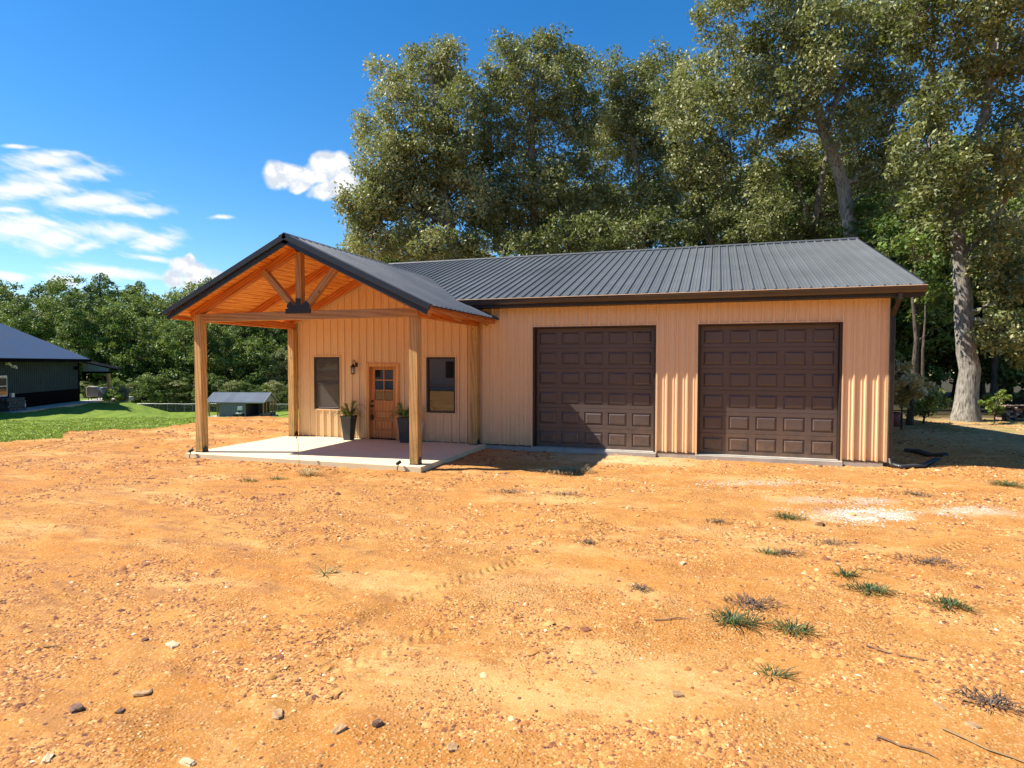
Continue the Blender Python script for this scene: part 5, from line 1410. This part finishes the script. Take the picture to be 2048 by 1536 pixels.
# trees behind the garage, right
for i, px in enumerate(np.linspace(720, 1700, 13)):
    put(['olive', 'broad2', 'olive'][i % 3], px+r_.uniform(-20, 20), r_.uniform(50, 60), (330 if px > 1300 else 400 if px > 1100 else 470)+r_.uniform(-25, 25), ORD[i]+' from the left of the background trees seen through the oaks', 'background trees behind the garage', 1.15)
for i, px in enumerate(np.linspace(1540, 2300, 11)):
    put(['broad', 'broad2', 'broad'][i % 3], px+r_.uniform(-15, 15), r_.uniform(34, 40), 400+r_.uniform(-60, 60), ORD[i]+' from the left of the shaded trees standing close behind the great oak', 'shaded trees right of the garage', 1.1)
for i, px in enumerate(np.linspace(1560, 2280, 12)):
    put(['broad', 'broad', 'broad2'][i % 3], px+r_.uniform(-15, 15), r_.uniform(44, 55), 330+r_.uniform(-50, 60), ORD[i]+' from the left of the deep wood trees far behind the great oak', 'deep wood trees', 1.1)
# trees and a pale house behind the photographer (they show only in the glass)
for i in range(21):
    x_, y_ = CX+(60+(i % 2)*7)*math.cos(-math.pi/2+(i-10)*.13), CY+(50+(i % 2)*7)*math.sin(-math.pi/2+(i-10)*.13)
    copy_tree(['broad', 'olive', 'broad2'][i % 3], x_, y_, 15+3*(i % 2), i*1.3, ORD[i]+' of the trees ringing the yard opposite the garage', 'trees behind the photographer', 1.7)
for i in range(24):  # unseen shrubs, added only to fill the low window reflections
    an = -math.pi/2+(i-11.5)*.115
    copy_tree('broad2' if i % 2 else 'olive', CX+50*math.cos(an), CY+43*math.sin(an), 5.5+(i % 3), i*2.1, ORD[i % 22]+' of the unseen shrubs added opposite the garage for the glass to reflect'+('' if i < 22 else ', far end'), 'unseen shrubs added for the glass', 2.2)['category'] = 'bush'
hb = empty('pale_house', 'pale cream house across the yard reflected in the porch windows', 'house', (-19, -34, hz(-19, -34)))
mb = MB(); mb.box(-6, 6, -4, 4, 0, 3.2); mb.build('wall', M['white'], hb)
mb = MB(); mb.prism([(-4.6, 3.1), (4.6, 3.1), (0, 5.2)], 'x', -6.5, 6.5); mb.build('roof', M['greyroof'], hb)
for xx in (-4, -1, 3):
    mb = MB(); mb.box(xx, xx+1.1, 4.01, 4.05, 1, 2.3); mb.build('window', M['wframe'], hb)

# ================================================================== dark house at the left
P1 = at(158, 803, 46.0); P0 = at(-120, 803, 31.5)
hx, hy = P1.x, P1.y; zb = -0.80
ux, uy = P0.x-P1.x, P0.y-P1.y; L_ = math.hypot(ux, uy); ang = math.atan2(uy, ux)
H = empty('dark_house', 'dark slate green metal house with blue grey roof on a black wainscot at the left', 'house', (hx, hy, zb), ang)
# local x runs along the wall towards the camera, local -y or +y is outward (towards the lawn)
test = Vector((math.cos(ang+math.pi/2), math.sin(ang+math.pi/2), 0)); osg = 1 if test.dot(RT) > 0 else -1
LW = 18.0
def hbx(name, x0_, x1_, y0_, y1_, z0_, z1_, mat, parent=None, bevel=0):
    mb = MB(); mb.box(x0_, x1_, min(osg*y0_, osg*y1_), max(osg*y0_, osg*y1_), z0_, z1_); return mb.build(name, M[mat], parent or H, bevel=bevel)
wl = MB()
xs = prof_lines(0.0, LW)
for a_, b_ in zip(xs[:-1], xs[1:]):
    wl.add([(a_, osg*profile(a_), .95), (b_, osg*profile(b_), .95), (b_, osg*profile(b_), 3.15), (a_, osg*profile(a_), 3.15)], [(0, 1, 2, 3)])
wl.build('wall', M['hwall'], H, normals=False)
hbx('wainscot', 0, LW, -.05, .03, 0, .95, 'hblack')
hbx('wall_core', 0.02, LW, -16, -.06, 0, 3.1, 'hblack')
hbx('corner_trim', -.06, .06, -.02, .05, 0, 3.15, 'hblack')
rf = MB(); rf.prism([(osg*.55, 3.12), (osg*-8.2, 3.12+8.75*.45), (osg*-17, 3.12), (osg*-17, 3.02), (osg*-8.2, 3.02+8.75*.45), (osg*.55, 3.02)], 'x', -.7, LW); rf.build('roof', M['hroof'], H)
hbx('fascia', -.72, LW, .5, .6, 2.92, 3.13, 'hblack')
hbx('soffit', -.7, LW, 0.03, .5, 2.98, 3.0, 'hblack')
g_ = MB(); g_.prism([(0, 3.05), (osg*-8.2, 3.05+8.2*.45), (osg*-16, 3.05)], 'x', -.02, 0.0); g_.build('gable_wall', M['hwall'], H)
# window near the left edge of the frame
wx = 9.1
wn = hbx('window', wx, wx+1.5, .02, .07, .85, 2.1, 'white', bevel=.01)
hbx('pane', wx+.09, wx+1.41, .072, .08, .94, 1.44, 'glass', wn); hbx('pane', wx+.09, wx+1.41, .072, .08, 1.5, 2.01, 'glass', wn)
for xx, zz in ((8.95, 2.72), (8.35, 2.55)):
    fl = hbx('security_light', xx, xx+.28, .03, .20, zz, zz+.16, 'white', bevel=.02)
    hbx('lamp_head', xx+.05, xx+.2, .20, .28, zz-.06, zz+.08, 'white', fl, .02)
hbx('camera_bracket', .45, .75, .03, .25, 2.35, 2.6, 'hblack', bevel=.03)
# lean-to porch beyond the far corner
lr = MB(); lr.prism([(osg*-.4, 3.06), (osg*2.25, 2.42), (osg*2.25, 2.34), (osg*-.4, 2.98)], 'x', -2.4, -.62); lr.build('porch_roof', M['hblack'], H)
lg = MB(); lg.prism([(osg*0.0, 2.95), (osg*1.75, 2.42), (osg*1.75, 2.2), (0, 2.2)], 'x', -.72, -.66); lg.build('porch_gable', M['dimgreen'], H)
hbx('porch_beam', -.8, -.6, 0.0, 1.95, 2.06, 2.2, 'hblack')
hbx('porch_post', -.80, -.62, 1.65, 1.83, 0, 2.06, 'post')
# concrete apron beside the house
ap = MB(); n_ = 26
for i in range(n_):
    x0_, x1_ = -6+i*(LW+6)/n_, -6+(i+1)*(LW+6)/n_
    ap.box(x0_, x1_-.005, min(osg*.03, osg*1.55), max(osg*.03, osg*1.55), -.3, .03)
o = ap.build('house_walk', M['conc2']); o.location = H.location; o.rotation_euler = H.rotation_euler; tag(o, kind='structure')
def hloc(x_, y_, z_=0.03):
    v = Matrix.Rotation(ang, 4, 'Z') @ Vector((x_, osg*y_, z_)); return (hx+v.x, hy+v.y, zb+v.z)
g = empty('covered_grill', 'grill under a beige canvas cover at the far corner of the dark house', 'grill', hloc(-1.0, .62), ang)
mb = MB(); mb.prism([(-.42, .25), (.42, .25), (.36, .8), (.18, 1.02), (-.34, 1.06), (-.42, .9)], 'x', -.33, .33); mb.build('cover', M['cover'], g, bevel=.04)
for a_ in (-.3, .3):
    for b_ in (-.25, .25): mb = MB(); mb.tube([(b_, a_, 0), (b_, a_, .26)], .025, 6); mb.build('leg', M['black'], g)
def rpot(name, label, loc, r0, r1, h_, mat, plant, cat='planter'):
    t_ = empty(name, label, cat, loc)
    mb = MB(); mb.lathe([(r0, 0), (r0*1.05, .05), (r1, h_-.1), (r1*1.04, h_-.04), (r1*1.04, h_), (r1*.9, h_), (r1*.85, h_-.08)], 18); mb.build('pot', M[mat], t_, smooth=True)
    if plant:
        g2 = np.random.default_rng(int(h_*100)); C = g2.normal(0, .5, (14, 3))*np.array([r1, r1, .18])+np.array([0, 0, h_+.12])
        V, ti = leaves(C, np.full(14, .18), 26, .16, g2, np.full(14, .7)); np_mesh('foliage', V, np.arange(len(V)).reshape(-1, 4), M[plant], t_, tint=ti)
    return t_
rpot('tall_planter', 'tall blue grey glazed pot beside the covered grill', hloc(-1.1, 1.45), .28, .44, .95, 'tallpot', None)
rpot('dark_planter', 'dark round pot with trailing plants at the house porch post', hloc(-1.6, 2.4, -.1), .32, .40, .8, 'stonedark', 'oak')
def bush(name, label, loc, rx, rz, mat, seed, tint=.7, size=.15, k=26):
    g2 = np.random.default_rng(seed); C = g2.normal(0, .42, (k, 3))*np.array([rx, rx, rz])+np.array([0, 0, rz*.9]); C[:, 2] = np.abs(C[:, 2])+.05
    V, ti = leaves(C, np.full(k, rx*.35), 34, size, g2, np.full(k, tint)+g2.normal(0, .1, k))
    t_ = empty(name, label, 'bush', loc); np_mesh('foliage', V, np.arange(len(V)).reshape(-1, 4), M[mat], t_, tint=ti)
    mb = MB(); mb.tube([(0, 0, -.05), (0, 0, rz*.8)], .02, 5); mb.build('stem', M['barkdark'], t_); return t_
q_ = at(219, 800, 45); bush('shrub', 'bright yellow green shrub beside the dark planter at the house', (q_.x, q_.y, zb), .55, .45, 'cedar', 3, .8)
q_ = at(238, 801, 47); bush('shrub', 'small grey green shrub right of the yellow green one', (q_.x, q_.y, zb), .45, .3, 'green', 4, .8)
st = empty('stone_planter', 'dark stacked stone planter box under the house window', 'planter', hloc(9.75, .5), ang)
mb = MB()
rr_ = random.Random(4)
for r in range(4):
    for c in range(5):
        x0_ = -.9+c*.36+(r % 2)*.15
        b2 = MB(); b2.box(x0_, x0_+.34, -.42, .42, r*.19, r*.19+.18); b2.build('stone', M['stonedark'], st, bevel=.015)
tk = empty('gas_tank', 'small white gas tank beside the stone planter', 'gas tank', hloc(8.35, .45))
mb = MB(); mb.lathe([(.12, 0), (.17, .04), (.18, .2), (.17, .32), (.1, .38), (0, .39)], 14); mb.build('tank', M['white'], tk, smooth=True)
mb = MB(); mb.lathe([(.1, .36), (.1, .46), (.085, .46), (.085, .36)], 12); mb.build('collar', M['galv'], tk)
bx = empty('meter_box', 'small pale utility box on the black wainscot of the dark house', 'utility box', hloc(8.75, .10, .75), ang)
mb = MB(); mb.box(-.17, .17, -.07, .07, 0, .28); mb.build('box', M['cover'], bx, bevel=.01)
mb = MB(); mb.box(-.15, .15, min(osg*.07, osg*.085), max(osg*.07, osg*.085), .02, .26); mb.build('cover', M['white'], bx, bevel=.005)

# ================================================================== shed (kennel) in the distance
SD = 70.0
c0 = at(471, 832, SD); sz_ = hz(c0.x, c0.y)
s_ang = YAW-0.06
K = empty('open_shed', 'small grey metal shed with an open post framed bay beyond the lawn', 'shed', (c0.x, c0.y, sz_), s_ang)
sc = SD/FPX
def X_(px): return (px-471)*sc*1.10
def kb_(name, x0_, x1_, y0_, y1_, z0_, z1_, mat, parent=None): mb = MB(); mb.box(x0_, x1_, y0_, y1_, z0_, z1_); return mb.build(name, M[mat], parent or K)
eh = 1.70
kb_('floor_slab', X_(418), X_(527), -.5, 3.4, -.4, .05, 'conc2')
# walled room
wl = MB()
a0, a1 = X_(440), X_(489)
xs = prof_lines(a0, a1)
for a_, b_ in zip(xs[:-1], xs[1:]): wl.add([(a_, -profile(a_), .05), (b_, -profile(b_), .05), (b_, -profile(b_), eh), (a_, -profile(a_), eh)], [(0, 1, 2, 3)])
wl.build('wall', M['greywall'], K, normals=False)
kb_('room', a0+.02, a1-.02, .01, 3.0, .05, eh, 'greywall')
kb_('door_trim', a1, a1+.06, -.03, .03, .05, eh, 'dimgreen')
kb_('back_wall', X_(489), X_(513), 2.9, 3.0, .05, eh, 'darkroom'); kb_('divider', X_(513), X_(513)+.05, .1, 3.0, .05, eh, 'darkroom')
kb_('header', X_(489), X_(523), -.02, .04, eh-.16, eh, 'dimgreen')
for px in (421, 437): kb_('post', X_(px)-.07, X_(px)+.07, 0.0, .14, .05, eh, 'post')
for yy in (0, .75, 1.5, 2.25, 2.95): kb_('post', X_(523)-.06, X_(523)+.06, yy, yy+.12, .05, eh, 'post')
kb_('kick_board', X_(515), X_(523)-.07, 0.02, .06, .05, .42, 'stonedark')
kb_('kick_board', X_(523)-.02, X_(523)+.02, .14, 2.9, .05, .42, 'stonedark')
rh = 1.02
for s in (1, -1):
    for k in range(9):
        xa = X_(416)+k*(X_(527)-X_(416))/9; xb = X_(416)+(k+1)*(X_(527)-X_(416))/9
        mb = MB(); xs = prof_lines(xa, xb)
        for a_, b_ in zip(xs[:-1], xs[1:]):
            yy0, yy1 = (-.35, 1.5) if s > 0 else (3.35, 1.5)
            mb.add([(a_, yy0, eh-.02+1.6*profile(a_)), (b_, yy0, eh-.02+1.6*profile(b_)), (b_, yy1, eh+rh+1.6*profile(b_)), (a_, yy1, eh+rh+1.6*profile(a_))], [(0, 1, 2, 3)])
        mb.build('roof_panel', M['greyroof'], K, normals=False)
mb = MB(); mb.prism([(-.25, eh), (3.25, eh), (1.5, eh+rh-.08)], 'x', X_(523)-.02, X_(523)+.05); mb.build('gable', M['dimgreen'], K)
# roof reaches past the last post
for s in (1, -1):
    mb = MB(); yy0 = -.35 if s > 0 else 3.35
    
    stick('rake_board', (X_(527), yy0, eh-.05), (X_(527), 1.5, eh+rh-.03), .05, .12, M['dimgreen'], None, bevel=0).parent = K
q_ = at(478, 835, 68.5)
mw = empty('garden_cart', 'small white and black garden cart before the grey shed wall', 'garden cart', (q_.x, q_.y, hz(q_.x, q_.y)), 0.4)
mb = MB(); mb.box(-.3, .3, -.25, .25, .30, .42); mb.prism([(-.1, .7), (.35, .75), (.32, 1.15), (-.12, 1.1)], 'y', -.2, .2); mb.build('body', M['white'], mw)
mb = MB(); mb.box(-.45, .45, -.2, .2, .16, .30); mb.box(-.02, .1, -.1, .1, .4, .75); mb.build('chassis', M['black'], mw)
for a_ in (-.38, .36):
    for b_ in (-.3, .24): mb = MB(); mb.tube([(a_, b_, .16), (a_, b_+.06, .16)], .16, 10); mb.build('wheel', M['black'], mw)
for i, (px, col, lab) in enumerate([(532, 'cover', 'small round beige bundle inside the open shed bay'), (538, 'cedar', 'yellowish bundle in the middle of the open shed bay'), (543, 'hroof', 'bluish bundle near the right end of the open shed bay')]):
    o = K; v = Matrix.Rotation(s_ang, 4, 'Z') @ Vector((X_(521), .5+.75*i, .5))
    bm = bmesh.new(); bmesh.ops.create_icosphere(bm, subdivisions=2, radius=.26)
    for vv in bm.verts: vv.co = Vector((vv.co.x*1.1, vv.co.y, vv.co.z*.8+random.uniform(-.03, .03)))
    me = bpy.data.meshes.new('bundle'); bm.to_mesh(me); bm.free(); me.materials.append(M[col] if col != 'cedar' else M['cover'])
    o = bpy.data.objects.new('bundle', me); COL.objects.link(o); o.location = (c0.x+v.x, c0.y+v.y, sz_+.28); tag(o, lab, 'bundle')

# ================================================================== chain link fence
F = empty('chain_link_fence', 'galvanised chain link fence along the far edge of the lawn', 'fence', at(440, 820, 84).to_tuple()[:2]+(0,))
f0 = Vector(F.location)
pts = []
for px in np.linspace(250, 640, 24):
    p_ = at(px, 820, 86); pts.append(Vector((p_.x, p_.y, hz(p_.x, p_.y)))-f0)
wire = MB()
for i, p_ in enumerate(pts):
    mb = MB(); mb.tube([p_+Vector((0, 0, -.2)), p_+Vector((0, 0, 1.22))], .03, 6); mb.build('fence_post', M['galv'], F)
    if i:
        a_, b_ = pts[i-1], p_
        mb = MB(); mb.tube([a_+Vector((0, 0, 1.2)), b_+Vector((0, 0, 1.2))], .032, 6); mb.build('top_rail', M['galv'], F)
        n_ = 12
        for k in range(n_):
            for s in (0, 1):
                p0_ = a_.lerp(b_, (k+s)/n_)+Vector((0, 0, .05)); p1_ = a_.lerp(b_, (k+1-s)/n_)+Vector((0, 0, 1.18)); wire.tube([p0_, p1_], .006, 3, cap=False)
o = wire.build('chain_link', M['galv'], F, normals=False); o['kind'] = 'stuff'

# ================================================================== right edge: wood stack, barrel
q0 = at(2022, 832, 24.2); wp = empty('firewood_stack', 'loose stack of split firewood at the right edge behind the cedar', 'firewood stack', (q0.x, q0.y, hz(q0.x, q0.y)), YAW)
rr_ = random.Random(8)
for r in range(6):
    for c in range(9):
        if r > 3 and c < 1: continue
        w_ = .07*rr_.uniform(.8, 1.2); x_ = -.45+c*.16+rr_.uniform(-.02, .02)+(r % 2)*.05; z_ = .05+r*.095
        n_ = rr_.choice([3, 4, 5]); poly = [(x_+w_*1.15*math.cos(2*math.pi*k/n_+r+c)*rr_.uniform(.8, 1.1), z_+w_*.8*math.sin(2*math.pi*k/n_+r+c)) for k in range(n_)]
        y_ = rr_.uniform(-.08, .08); mb = MB(); mb.prism(poly, 'y', y_-.22, y_+.22); mb.build('split_log', M['splitwood'] if rr_.random() < .8 else M['barkd'], wp)
q0 = at(1787, 842, 21.5); bt = empty('rusty_drum', 'rusty red drum half hidden behind the downspout corner', 'drum', (q0.x, q0.y, hz(q0.x, q0.y)))
mb = MB(); mb.lathe([(.2, 0), (.24, .04), (.25, .2), (.255, .22), (.25, .24), (.25, .42), (.2, .47), (0, .48)], 18); mb.build('drum_body', M['rust'], bt, smooth=True)
mb = MB(); mb.lathe([(.2, .475), (.21, .5), (.19, .5), (.18, .48)], 18); mb.build('rim', M['rust'], bt)
print('tris', sum(len(o.data.loop_triangles) or sum(len(p.vertices)-2 for p in o.data.polygons) if o.type == 'MESH' and len(o.data.polygons) < 200 else 0 for o in SC.objects))
